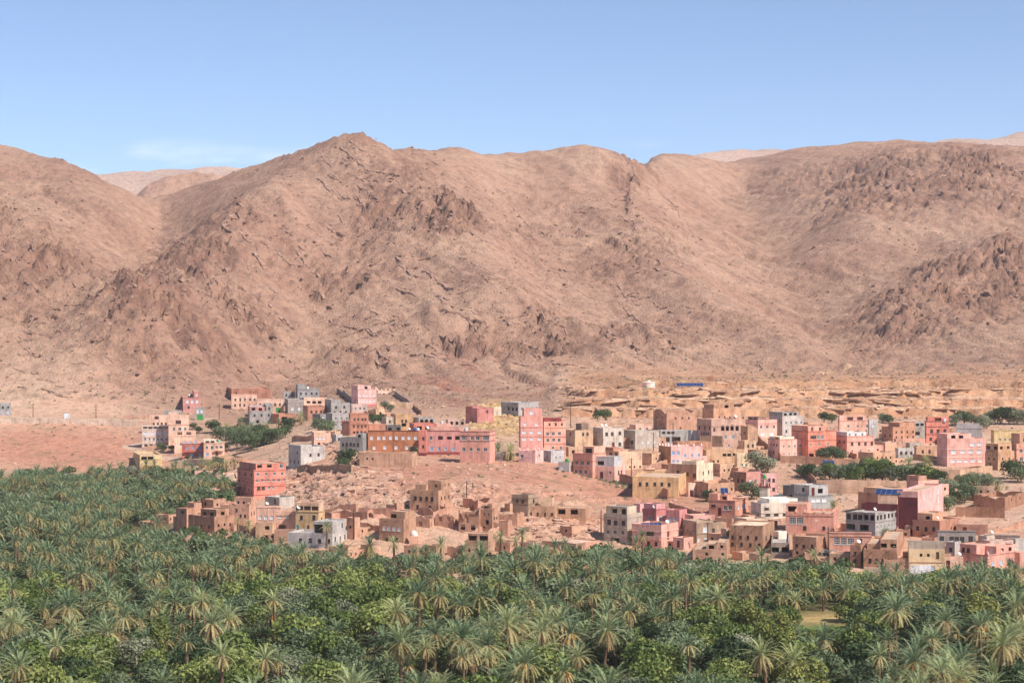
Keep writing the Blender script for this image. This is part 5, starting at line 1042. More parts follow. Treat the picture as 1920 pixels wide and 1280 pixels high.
def trunk_mesh(seed):
    """unit-height ringed palm trunk"""
    rs = np.random.RandomState(seed); m = MB(); n = 8; rings = 11; P = []
    bx, by = rs.uniform(-.4, .4, 2)
    for i in range(rings):
        t = i/(rings-1); r = .30-.10*t+(.035 if i % 2 else 0)+(.07 if i == rings-1 else 0)
        P.append([(bx*(t*t-t)+r*cos(2*pi*k/n), by*(t*t-t)+r*sin(2*pi*k/n), t) for k in range(n)])
    for A, B in zip(P[:-1], P[1:]):
        for k in range(n): m.quad(A[k], A[(k+1) % n], B[(k+1) % n], B[k])
    return m.mesh('trunk', (M_TRUNK,))
PALMS = []
for s in range(6):
    G, O, D = palm_meshes(100+s, [50, 58, 44, 54, 62, 40][s], 20, .085, [3.1,3.3,2.8,3.0,3.5,2.7][s])
    PALMS.append((tri_mesh('crown', G, LM_PALM), tri_mesh('old_fronds', O, LM_OLD), tri_mesh('dead_fronds', D, LM_DEAD)))
TRUNKS = [trunk_mesh(s) for s in range(4)]; DATES = [date_mesh(s) for s in range(3)]

def crown_quads(seed, R, Hc, n, size, lobes=7, shape='round'):
    """leaf sprays spread through several lobes: (n*4,3) array of quad corners"""
    rs = np.random.RandomState(seed); C = []
    for i in range(lobes):
        if shape == 'tall': c = (rs.uniform(-.3, .3)*R, rs.uniform(-.3, .3)*R, Hc*(.15+.75*i/(lobes-1))); r = R*(.55-.25*abs(i/(lobes-1)-.35))
        else:
            a = 2*pi*i/lobes+rs.uniform(-.4, .4); q = rs.uniform(.25, .62)*R; c = (q*cos(a), q*sin(a), Hc*rs.uniform(.28, .72)); r = R*rs.uniform(.36, .56)
        C.append((*c, r))
    if shape == 'round': C.append((0, 0, Hc*.7, R*.5))
    C = np.array(C); k = rs.choice(len(C), n, p=C[:, 3]**2/np.sum(C[:, 3]**2))
    d = rs.normal(size=(n, 3)); d /= np.linalg.norm(d, axis=1)[:, None]; d[:, 2] = np.abs(d[:, 2])*np.where(rs.rand(n) < .72, 1, -1)
    rad = C[k, 3]*rs.uniform(.62, 1.12, n)**.6; sc = np.array([1, 1, .85 if shape == 'round' else 1.25])
    P = C[k, :3]+d*rad[:, None]*sc
    nv = d+rs.normal(size=(n, 3))*.55; nv /= np.linalg.norm(nv, axis=1)[:, None]
    t = np.cross(nv, rs.normal(size=(n, 3))); t /= np.linalg.norm(t, axis=1)[:, None]; bvec = np.cross(nv, t)
    s = size*rs.uniform(.55, 1.25, n)[:, None]; a1 = t*s*.5; b1 = bvec*s*.32
    Q = np.stack([P-a1, P+b1*1.1, P+a1, P-b1*.9], 1); Q[:, :, 2] -= (np.array([0.1, 0, .1, 0])*s)
    return Q.reshape(-1, 3), C
def broad_tree(seed, R, Hc, n, size, mat, shape='round', stem=0.6):
    Q, C = crown_quads(seed, R, Hc, n, size, shape=shape); Q[:, 2] += stem*.7
    me = mesh_np('crown', Q, Fq=np.arange(len(Q)).reshape(-1, 4), mats=(mat,))
    m = MB(); m.tube((0, 0, -.4), (.08, .05, stem), .2, .14, 7)
    for c in C[:6]: m.tube((.06, .04, stem*.85), (c[0]*.8, c[1]*.8, c[2]*.8+stem*.7), .1, .03, 5)
    return me, m.mesh('trunk', (M_BARK,))
BROAD = {}
for kind, mat, R, Hc, n, size, shape, cnt in (('olive', LM_OLIVE, 2.9, 3.6, 1500, .42, 'round', 3), ('green', LM_GREEN, 3.0, 4.2, 1500, .46, 'round', 3), ('dark', LM_DARK, 2.8, 3.8, 1400, .44, 'round', 2),
                                              ('pale', LM_YEL, 1.9, 5.4, 1200, .40, 'tall', 2), ('grey', LM_GREY, 2.6, 3.4, 1300, .40, 'round', 2)):
    BROAD[kind] = [broad_tree(hash_(kind)+i, R, Hc, n, size, mat, shape) for i in range(cnt)]
BROAD_TOP = {'olive': 4.6, 'green': 5.2, 'dark': 4.8, 'pale': 6.6, 'grey': 4.4}

vr = random.Random(5)
def palm(x, y, h, sc, label, group, dates=0.25, dead=0.8, zg=None, lean=0.05):
    z = gz(x, y) if zg is None else zg
    t = empty('date_palm', (x, y, z-.15), vr.uniform(0, 6.28)); t.rotation_euler = (vr.gauss(0, lean), vr.gauss(0, lean), vr.uniform(0, 6.28))
    tag(t, label, 'palm', group); g, o, d = vr.choice(PALMS)
    tk = obj('trunk', vr.choice(TRUNKS), t); tk.scale = (1, 1, h)
    for nm, me in (('crown', g), ('old_fronds', o)):
        e = obj(nm, me, t, (0, 0, h)); e.scale = (sc, sc, sc)
    if vr.random() < dead: e = obj('dead_fronds', d, t, (0, 0, h-.15)); e.scale = (sc, sc, sc)
    if vr.random() < dates: e = obj('date_clusters', vr.choice(DATES), t, (0, 0, h)); e.scale = (sc, sc, sc)
    return t
TREE_NAME = {'olive': 'olive_tree', 'green': 'leafy_tree', 'dark': 'dark_leafy_tree', 'pale': 'poplar_tree', 'grey': 'tamarisk_tree'}
def tree(x, y, kind, sc, label, group, zg=None, squash=1.0):
    z = gz(x, y) if zg is None else zg
    t = empty(TREE_NAME[kind], (x, y, z-.1), vr.uniform(0, 6.28)); t.scale = (sc, sc, sc*squash); tag(t, label, 'tree', group)
    c, k = vr.choice(BROAD[kind]); obj('trunk', k, t); obj('crown', c, t); return t

# ------------------------------------------------------------------ the grove
_foot = [(b['C'], b['rz'], b['Wl'], b['Wr']) for b in BUILT.values()]
def in_house(x, y, e=1.2):
    for C, rz, wl, wr in _foot:
        dx, dy = x-C[0], y-C[1]
        if abs(dx) > 60 or abs(dy) > 60: continue
        u = dx*cos(rz)+dy*sin(rz); v = -dx*sin(rz)+dy*cos(rz)
        if -wl-e < u < e and -e < v < wr+e: return True
    return False
LIMX = [-200,240,262,330,440,480,540,610,700,800,870,930,1000,1060,1130,1200,1260,1300,1400,1480,1550,1600,1700,1780,1850,1950,2200]
LIMY = [880,880,990,1006,1008,1018,1032,1046,1050,1048,1052,1040,1034,1042,1034,1034,1044,1058,1062,1060,1058,1078,1082,1068,1078,1066,1066]
BACKX = [-200,0,130,250,300,380,440]; BACKY = [888,884,880,876,884,892,905]
cells = []
gr = random.Random(21); step = 6.6
yy = 232.0
while yy < 752:
    xx = -yy*0.36
    while xx < yy*0.37:
        x, y = xx+gr.uniform(-.45, .45)*step, yy+gr.uniform(-.45, .45)*step; xx += step
        px = 960+FP*x/y
        if px < -330 or px > 2300: continue
        zb = float(base_z(np.array([x]), np.array([y]))[0])
        if y > 745 or zb > -44.5: continue
        if y > 560 and px > 446: continue
        if y <= 560 and zb > -47.5: continue
        if in_house(x, y, 2.0): continue
        # open field
        row = 640-zb*FP/y
        if 1448 < px < 1590 and 1152 < row < 1192: continue
        if 1440 < px < 1600 and 1192 <= row < 1215: pass
        behind = (y > 560 and px < 446)
        lim = np.interp(px, BACKX, BACKY) if behind or px < 240 else np.interp(px, LIMX, LIMY)
        if 230 < px < 450 and 510 < y <= 560: continue
        lim = lim-(3 if not behind else 0)-abs(gr.gauss(0, 6))
        hmax = -zb-(lim-640)*y/FP
        if behind and y > 690: hmax = min(hmax, 6.0)
        if 1478 < px < 1588 and row >= 1190: hmax = min(hmax, (row-1174)*y/FP)
        cells.append((x, y, zb, px, row, hmax))
    yy += step
def nz(x, y, s, seed): return float(fbm(np.array([x]), np.array([y]), s, 3, seed=seed)[0])
Plist, Blist = [], []
for x, y, zb, px, row, hmax in cells:
    n = nz(x, y, 45, 60.0); bush = (.40 if row > 1130 else .35)+1.25*n
    for cx, cy, rx, ry, a in ((700,1200,130,80,.35),(560,1180,90,60,.35),(1580,1240,140,50,.35),(1700,1210,120,50,.4),(240,1240,120,40,.3),(420,1080,80,40,.25),(1130,1070,40,30,.3),(700,1090,80,20,.3),(150,1010,120,40,-.3),(200,1130,200,60,-.35),(900,1130,160,60,-.2)):
        bush += a*math.exp(-((px-cx)/rx)**2-((row-cy-40)/ry)**2)
    if gr.random() < bush:
        kd = gr.random(); m2 = nz(x, y, 30, 66.0)
        if row > 1200 and px > 1400 and kd < .35: kind = 'pale'
        elif row < 1090: kind = 'olive' if kd < .72 else 'dark' if kd < .9 else 'grey'
        else: kind = 'green' if kd < .50+m2 else 'olive' if kd < .74 else 'dark' if kd < .86 else 'grey' if kd < .94 else 'pale'
        sc = gr.uniform(.75, 1.3) if row < 1150 else gr.uniform(.9, 1.7); top = BROAD_TOP[kind]
        if top*sc > hmax: sc = hmax/top
        if sc < .3: continue
        Blist.append((x, y, kind, sc, row))
    else:
        h = gr.uniform(1.2, 6.0) if gr.random() < .75 else gr.uniform(6.0, 9.0); sc = gr.choice((gr.uniform(.7, 1.0), gr.uniform(.95, 1.3), gr.uniform(1.2, 1.5)))
        if y > 560: h = min(h, 6.0)
        if y <= 560 and gr.random() < .3 and not 1478 < 960+FP*x/y < 1588: hmax += gr.uniform(.5, 3.5)
        if h+1.6*sc > hmax: h = hmax-1.6*sc
        if h < .5: continue
        Plist.append((x, y, h, sc, row))
SPECIAL = [  # crown column, crown row, distance, size, dates, label
 (740,1018,453,1.05,0,'tall date palm with a thin trunk right of the four-windowed mud house'),
 (693,1022,449,1.1,0,'low thick date palm pair-mate left of the four-windowed mud house'),
 (826,1018,452,1.0,0,'tall date palm between the small stepped mud house and the pillared gallery house'),
 (799,1030,455,.7,0,'small date palm just left of the tall one in front of the ruins'),
 (612,985,482,.9,0,'tall date palm standing alone before the whitewashed stepped house'),
 (979,1000,464,.95,0,'tallest date palm below the stepped mud wall stub'),
 (966,1014,462,.75,0,'slim date palm beside the tallest one below the stepped mud wall'),
 (938,1006,466,.75,0,'date palm right of the pillared gallery house'),
 (903,1024,452,.85,0,'date palm in front of the pillared gallery house'),
 (1206,1004,450,.8,0,'very tall thin date palm in front of the pink terrace house'),
 (1085,1028,458,.7,0,'date palm in front of the long low mud farmhouse'),
 (416,970,512,.55,0,'small date palm against the wall of the beamed mud house'),
 (446,974,512,.55,0,'small date palm against the corner-peaked mud house'),
 (466,982,500,.75,0,'broad date palm below the corner-peaked mud house'),
 (1462,1122,388,1.0,0,'date palm at the left of the pair before the mown field'),
 (1492,1124,386,1.0,0,'date palm at the right of the pair before the mown field'),
 (1588,1102,386,1.2,0,'tall shaggy date palm right of the mown field'),
 (1612,1106,396,1.15,0,'second shaggy date palm right of the mown field, behind the first'),
 (1714,1236,268,1.35,1,'big date palm with bright orange fruit at the lower right'),
 (1646,1226,276,1.0,0,'tall date palm left of the one with bright orange fruit'),
 (1848,1160,318,1.0,0,'tall date palm with a bare pale trunk near the right edge'),
 (1528,1040,436,.9,0,'tall date palm in front of the railed brown mud house'),
 (1764,1082,412,.95,0,'tall date palm below the yellow house with a whitewashed ground floor'),
 (1895,1062,432,.9,0,'date palm at the right corner of the pink corner house'),
 (1440,1050,436,.8,0,'date palm below the roofless mud yard'),
 (348,1200,290,.75,0,'small date palm with a dead brown skirt on a tall trunk, lower left'),
 (500,1232,272,1.05,0,'broad date palm at the bottom edge left of centre'),
 (415,1225,275,1.15,0,'large round date palm at the bottom edge among leafy trees'),
 (985,1240,270,1.15,1,'large date palm with orange fruit at the bottom edge near the centre'),
 (815,1185,300,1.0,1,'date palm with a fruiting crown and dead skirt left of centre'),
]
for i, (px, row, d, sc, dt, lab) in enumerate(SPECIAL):
    x = (px-960)*d/FP; zg = gz(x, d); h = (640-row)*d/FP-zg
    palm(x, d, max(h, 1.0), sc, lab, 'date palms of the oasis', dates=1.0 if dt else 0.0, dead=.7, zg=zg, lean=.02)
    Plist = [q for q in Plist if math.hypot(q[0]-x, q[1]-d) > 3.2]
ORD = 'first second third fourth fifth sixth seventh eighth ninth tenth eleventh twelfth thirteenth fourteenth fifteenth sixteenth seventeenth eighteenth nineteenth twentieth'.split()+['%dth' % i for i in range(21, 80)]
def ordinals(items, key, px):
    """rank of each item from the left among those with the same key"""
    g = {}
    for i, it in enumerate(items): g.setdefault(key(it), []).append(i)
    r = {}
    for k, ids in g.items():
        ids.sort(key=lambda i: px(items[i]))
        for n, i in enumerate(ids): r[i] = (n, len(ids))
    return r
def zone(px, row):
    v = 'bottom-edge' if row > 1190 else 'lower' if row > 1115 else 'middle' if row > 1055 else 'upper'
    h = 'far-left' if px < 320 else 'left' if px < 640 else 'centre-left' if px < 960 else 'centre-right' if px < 1280 else 'right' if px < 1600 else 'far-right'
    return v+' '+h
inview = lambda q: -25 < 960+FP*q[0]/q[1] < 1945
Plist.sort(key=lambda q: (not inview(q), q[1])); Blist.sort(key=lambda q: (not inview(q), q[1]))
NP_ = 300-len(SPECIAL)-30; NB_ = 250
pl_ = []
for x, y, h, sc, row in Plist[:NP_]:
    px = 960+FP*x/y; cr = row-(h+.5)*FP/y; dt, dd_ = vr.random() < .2, vr.random() < .8
    kind = ('tall' if h > 5.2 else 'low' if h < 3.2 else 'middling')+' date palm'+(' with orange fruit' if dt else ' with a brown skirt' if dd_ else '')
    pl_.append((x, y, h, sc, dt, dd_, kind, zone(px, cr), px))
rk = ordinals(pl_, lambda q: (q[6], q[7]), lambda q: q[8])
for i, (x, y, h, sc, dt, dd_, kind, zn, px) in enumerate(pl_):
    n, tot = rk[i]; palm(x, y, h, sc, kind+((', %s from left' % ORD[n]) if tot > 1 else '')+' in the '+zn+' grove', 'date palms of the oasis', dates=1.0*dt, dead=1.0*dd_)
KL = {'olive': 'grey-green olive tree', 'green': 'bright green leafy tree', 'dark': 'dark green leafy tree', 'pale': 'narrow yellow-green poplar', 'grey': 'silvery tamarisk'}
bl_ = [(x, y, kind, sc, zone(960+FP*x/y, row-3.5*sc*FP/y)) for x, y, kind, sc, row in Blist[:NB_]]
rk = ordinals(bl_, lambda q: (q[2], q[4]), lambda q: 960+FP*q[0]/q[1])
for i, (x, y, kind, sc, zn) in enumerate(bl_):
    n, tot = rk[i]; tree(x, y, kind, sc, KL[kind]+((', %s from left' % ORD[n]) if tot > 1 else '')+' in the '+zn+' grove', KL[kind]+'s of the oasis')

# the farther rest of the grove as two masses
def merge_stuff(name, label, cat, items, mats):
    """items: list of (vertex array k*n, verts per face, material index)"""
    V = np.concatenate([i[0] for i in items]); me = bpy.data.meshes.new(name)
    nv = [len(i[0])//i[1] for i in items]; k = np.concatenate([np.full(n, i[1], np.int32) for n, i in zip(nv, items)])
    st = np.concatenate([[0], np.cumsum(k)[:-1]]).astype(np.int32); mi = np.concatenate([np.full(n, i[2], np.int32) for n, i in zip(nv, items)])
    me.vertices.add(len(V)); me.vertices.foreach_set('co', V.astype(np.float32).ravel()); me.loops.add(len(V)); me.loops.foreach_set('vertex_index', np.arange(len(V), dtype=np.int32))
    me.polygons.add(len(k)); me.polygons.foreach_set('loop_start', st); me.polygons.foreach_set('material_index', mi)
    for m in mats: me.materials.append(m)
    me.update(calc_edges=True); o = obj(name, me); tag(o, label, cat, kind='stuff'); return o
def xf(V, x, y, z, sc, rz, scz=None):
    c, s = cos(rz), sin(rz); R_ = np.array([[c, -s, 0], [s, c, 0], [0, 0, 1]]); return (V*np.array([sc, sc, scz or sc]))@R_.T+np.array([x, y, z])
lod = [tuple(np.array(q).reshape(-1, 3) for q in palm_meshes(300+s, 40, 7, .27)) for s in range(3)]
items = []
tk = MB(); tk.tube((0, 0, 0), (0, 0, 1), .28, .2, 5, cap=False); TK = np.array(tk.v)
for x, y, h, sc, row in Plist[NP_:]:
    z = gz(x, y); rz = gr.uniform(0, 6.28); G, O, D = gr.choice(lod)
    items += [(xf(G, x, y, z+h, sc, rz), 3, 0), (xf(O, x, y, z+h, sc, rz), 3, 1), (xf(TK, x, y, z-.2, 1, 0, h), 4, 3)]
    if gr.random() < .6: items.append((xf(D, x, y, z+h, sc, rz), 3, 2))
merge_stuff('distant_palm_grove', 'mass of farther date palms filling the back of the oasis', 'palm grove', items, (LM_PALM, LM_OLD, LM_DEAD, M_TRUNK))
items = []; lodb = {k: crown_quads(900+i, v[0], v[1], 520, .72, shape='tall' if k == 'pale' else 'round')[0] for i, (k, v) in enumerate({'olive': (2.9, 3.6), 'green': (3.0, 4.2), 'dark': (2.8, 3.8), 'pale': (1.9, 5.4), 'grey': (2.6, 3.4)}.items())}
MI = {'olive': 0, 'green': 1, 'dark': 2, 'pale': 3, 'grey': 4}
for x, y, kind, sc, row in Blist[NB_:]:
    Q = lodb[kind].copy(); Q[:, 2] += .5; items.append((xf(Q, x, y, gz(x, y), sc, gr.uniform(0, 6.28)), 4, MI[kind]))
# undergrowth that closes the floor between the trunks
ug = []
u1 = crown_quads(77, 1.6, 1.3, 90, .6, lobes=4)[0]
for x, y, zb, px, row, hmax in cells:
    if hmax < .6: continue
    for _ in range(2):
        ux, uy = x+gr.uniform(-4, 4), y+gr.uniform(-4, 4)
        p2 = 960+FP*ux/uy; r2 = 640-zb*FP/uy
        if 1440 < p2 < 1600 and 1146 < r2 < 1196: continue
        if in_house(ux, uy, 1.5): continue
        ug.append((xf(u1, ux, uy, gz(ux, uy)-.2, gr.uniform(.8, 1.8), gr.uniform(0, 6.28)), 4, 2))
LEAFMATS = (LM_OLIVE, LM_GREEN, LM_DARK, LM_YEL, LM_GREY)
merge_stuff('distant_tree_mass', 'mass of farther olive and leafy trees at the back of the oasis', 'tree mass', items, LEAFMATS)
merge_stuff('undergrowth', 'low bushes and weeds between the trunks of the oasis', 'undergrowth', ug, LEAFMATS)

# ------------------------------------------------------------------ trees inside the village
def vt(kind, px, row, sc, label, group='trees among the houses', d=None, squash=1.0):
    dd = d or depth_at(px, row); tree((px-960)*dd/FP, dd, kind, sc, label, group, squash=squash)
def vp(px, row, h, sc, label, group='date palms among the houses', d=None):
    dd = d or depth_at(px, row); palm((px-960)*dd/FP, dd, h, sc, label, group, dates=0, dead=.3)
for qi, (px, row, h, sc) in enumerate(sorted([(425,812,2.5,1.0),(452,806,3.5,1.2),(470,812,2.6,1.0),(500,812,3.2,1.1),(522,806,3.2,.9),(548,800,2.4,.9),(565,796,3.0,1.1),(590,802,2.6,.9),(437,820,2.0,.9),(515,820,1.8,.9)])):
    vp(px, row, h, sc, 'date palm, %s from left in the tree pocket between the upper left houses' % ORD[qi], 'palms of the upper left garden')
for qi, (px, row, sc) in enumerate(sorted([(400,812,1.0),(412,826,1.1),(438,832,1.2),(455,840,1.2),(470,846,1.2),(480,838,1.1),(492,834,1.1),(505,832,1.0),(520,828,1.0),(535,820,.9),(470,826,1.1),(445,822,1.0),(488,822,1.0),(600,806,.9),(612,812,.9),(540,806,.9)])):
    vt('dark' if vr.random() < .5 else 'olive', px, row, sc*1.3, 'dark bushy tree, %s from left in the tree pocket between the upper left houses' % ORD[qi], 'trees of the upper left garden')
vp(935, 858, 2.6, 1.25, 'bushy date palm left of two beside the tall pink block'); vp(956, 862, 2.6, 1.35, 'bushy date palm right of two beside the tall pink block')
vt('dark', 652, 872, 1.25, 'dark green tree leaning on the slope below the long grey block house'); vt('dark', 640, 879, .9, 'dark low bush under the dark tree below the long grey block house')
vt('grey', 722, 768, .95, 'pale tree in front of the villa yard wall'); vt('grey', 733, 771, .8, 'second pale tree in front of the villa yard wall, farther right')
vt('dark', 700, 797, 1.0, 'dark tree behind the low terracotta house'); vt('dark', 716, 797, 1.0, 'dark tree behind the dark grey roof house'); vt('grey', 776, 852, .75, 'dry grey bush in front of the orange building')
vt('dark', 1120, 787, .9, 'dark bush left of two on the slope under the rock terrace'); vt('dark', 1136, 788, 1.1, 'dark bush right of two on the slope under the rock terrace')
vt('grey', 1420, 884, 1.6, 'large silver-green tree between the cream house and the orchard', squash=1.1); vt('grey', 1440, 886, 1.3, 'silver-green tree adjoining the large one by the orchard')
vt('olive', 1410, 936, 1.25, 'round olive tree left of the minaret foot'); vt('dark', 1330, 940, .8, 'dark bush beside the terracotta house with the solar heater')
for qi, (px, row, sc) in enumerate(sorted([(1508,894,.9),(1522,898,1.0),(1538,900,1.0),(1556,900,1.0),(1572,902,1.1),(1590,904,1.1),(1606,906,1.0),(1622,900,1.2),(1640,904,1.2),(1655,904,1.3),(1672,906,1.2),(1690,906,1.2),(1706,906,1.2),(1724,908,1.2),(1740,910,1.1),(1600,894,1.1),(1630,894,1.2),(1660,895,1.2),(1548,892,.9),(1580,893,.9)])):
    vt(vr.choice(('olive', 'green', 'dark', 'grey')), px, row, sc*1.12, 'leafy orchard tree, %s from left between the two pale garden walls' % ORD[qi], 'trees of the walled orchard')
for qi, (px, row, sc) in enumerate(sorted([(1765,925,1.2),(1782,930,1.3),(1795,938,1.0),(1808,944,1.3),(1822,916,1.2),(1838,914,1.2),(1852,912,1.0),(1770,945,1.1),(1778,956,1.0),(1900,898,1.4),(1915,905,1.3),(1760,912,1.1),(1800,922,1.2)])):
    vt(vr.choice(('olive', 'dark', 'grey', 'olive')), px, row, sc, 'bushy tree, %s from left on the slope beside the tall rose building front' % ORD[qi], 'trees right of the pink-fronted building')
for qi, (px, row, sc) in enumerate(sorted([(1790,798,1.2),(1808,797,1.3),(1826,799,1.1),(1842,798,1.2),(1860,795,1.4),(1876,796,1.6),(1892,796,1.6),(1908,797,1.6),(1922,796,1.5),(1850,803,1.1),(1545,792,1.0),(1560,794,.9),(1655,792,.9),(1665,794,.9),(1800,790,1.0)])):
    vt(vr.choice(('dark', 'olive', 'grey')), px, row, sc, 'bushy tree, %s from left in the row under the layered rock terrace' % ORD[qi], 'trees under the rock terrace')
for qi, (px, row, sc) in enumerate(sorted([(1540,862,1.0),(1552,862,1.1),(1566,862,1.1),(1576,864,.9)])): vt('olive', px, row, sc, 'olive tree, %s from left in front of the scarlet-orange house' % ORD[qi], 'olive trees by the scarlet-orange house')
vp(1576, 922, 1.2, 1.1, 'low spreading date palm under the long orchard wall, left one'); vp(1637, 918, .9, .9, 'low spreading date palm under the long orchard wall, right one')
vp(1562, 966, 2.5, .8, 'date palm behind the parapet of the salmon terrace house'); vp(1704, 874, 1.2, 1.0, 'date palm left of two in front of the big pink house'); vp(1738, 874, 1.4, 1.0, 'date palm right of two in front of the big pink house')
vp(1870, 918, 1.6, .9, 'date palm beside the upper right track'); vp(1662, 1006, 1.0, .6, 'small palm in the yard of the unfinished grey house')
for qi, (px, row, sc) in enumerate(sorted([(352,864,.5),(300,842,.6),(306,846,.6),(322,846,.6),(420,845,.8),(372,812,.7),(362,806,.7)])): vt('dark', px, row, sc, 'small dark bush, %s from left by the left roadside houses' % ORD[qi], 'bushes by the roadside houses')
for qi, (px, row, h, sc) in enumerate(sorted([(402,878,2.6,1.0),(410,882,2.6,1.0),(440,880,2.4,1.0),(392,884,2.5,1.0),(378,878,2.5,.9),(290,884,3,1.0),(330,886,3,1.0),(345,888,3.2,1.1),(360,890,2.5,1.0),(425,884,2.5,1.0),(275,886,3,1.0)])):
    vp(px, row, h, sc, 'date palm, %s from left at the grove back edge near the yellow house' % ORD[qi], 'palms at the back edge of the grove')

# ------------------------------------------------------------------ scrub and loose stones on the open slopes
def tufts():
    it = []; q0 = crown_quads(5, .55, .6, 26, .34, lobes=3)[0]; r = random.Random(9); n = 0
    while n < 2400:
        y = r.uniform(470, 1050); x = r.uniform(-.275, .275)*y; px = 960+FP*x/y
        zb = float(base_z(np.array([x]), np.array([y]))[0])
        if zb < -48.5 or (y < 800 and in_house(x, y, .8)): continue
        dn = nz(x, y, 22, 71.0)
        if r.random() > .30+1.8*dn: continue
        it.append((xf(q0, x, y, gz(x, y)-.1, r.uniform(.35, 1.25)*(1.0 if y < 850 else 1.25), r.uniform(0, 6.28)), 4, r.choice((0, 1, 2, 0, 1)))); n += 1
    # a green strip along the hill path
    for i in range(240):
        t = r.random(); px = 1050+t*205+r.gauss(0, 5); row = 874+t*62+r.gauss(0, 3); d = depth_at(px, row); x = (px-960)*d/FP
        if in_house(x, d, .5): continue
        it.append((xf(q0, x, d, gz(x, d)-.1, r.uniform(.6, 1.4), r.uniform(0, 6.28)), 4, r.choice((0, 1))))
    merge_stuff('scrub', 'low desert scrub dotted over the hillside and mountain foot', 'scrub', it, (LM_OLIVE, LM_GREY, LM_DARK))
tufts()
def stones():
    r = np.random.RandomState(4); base = np.array([(1,0,0),(-1,0,0),(0,1,0),(0,-1,0),(0,0,1),(0,0,-1)], float); F = [(0,2,4),(2,1,4),(1,3,4),(3,0,4),(2,0,5),(1,2,5),(3,1,5),(0,3,5)]
    idx = np.array(F).ravel(); it = []
    def put(n, ya, yb, s0, s1, mi, cond=None):
        y = r.uniform(ya, yb, n); x = r.uniform(-.28, .28, n)*y; z, _ = terrain(x, y); zb = base_z(x, y)
        for i in range(n):
            if zb[i] < -47 or (cond and not cond(x[i], y[i])): continue
            s = s0*(s1/s0)**(r.rand()**2.2); B = base*np.array([1.2, 1, .8])*r.uniform(.6, 1.25, (6, 3))*s; a = r.uniform(0, 6.28); B = B@np.array([[cos(a), -sin(a), 0], [sin(a), cos(a), 0], [0, 0, 1]]).T
            it.append(((B+np.array([x[i], y[i], z[i]+.1*s]))[idx], 3, mi))
    put(5500, 850, 1400, .3, 1.5, 0); put(9000, 480, 862, .13, .8, 1, lambda x, y: not in_house(x, y, .4))
    merge_stuff('scattered_stones', 'loose stones and boulders scattered over the slopes', 'stones', it, (M_STONE, M_STONE2))
M_STONE = plaster((160, 120, 100), 'm'); M_STONE2 = plaster((206, 158, 130), 'm')
stones()

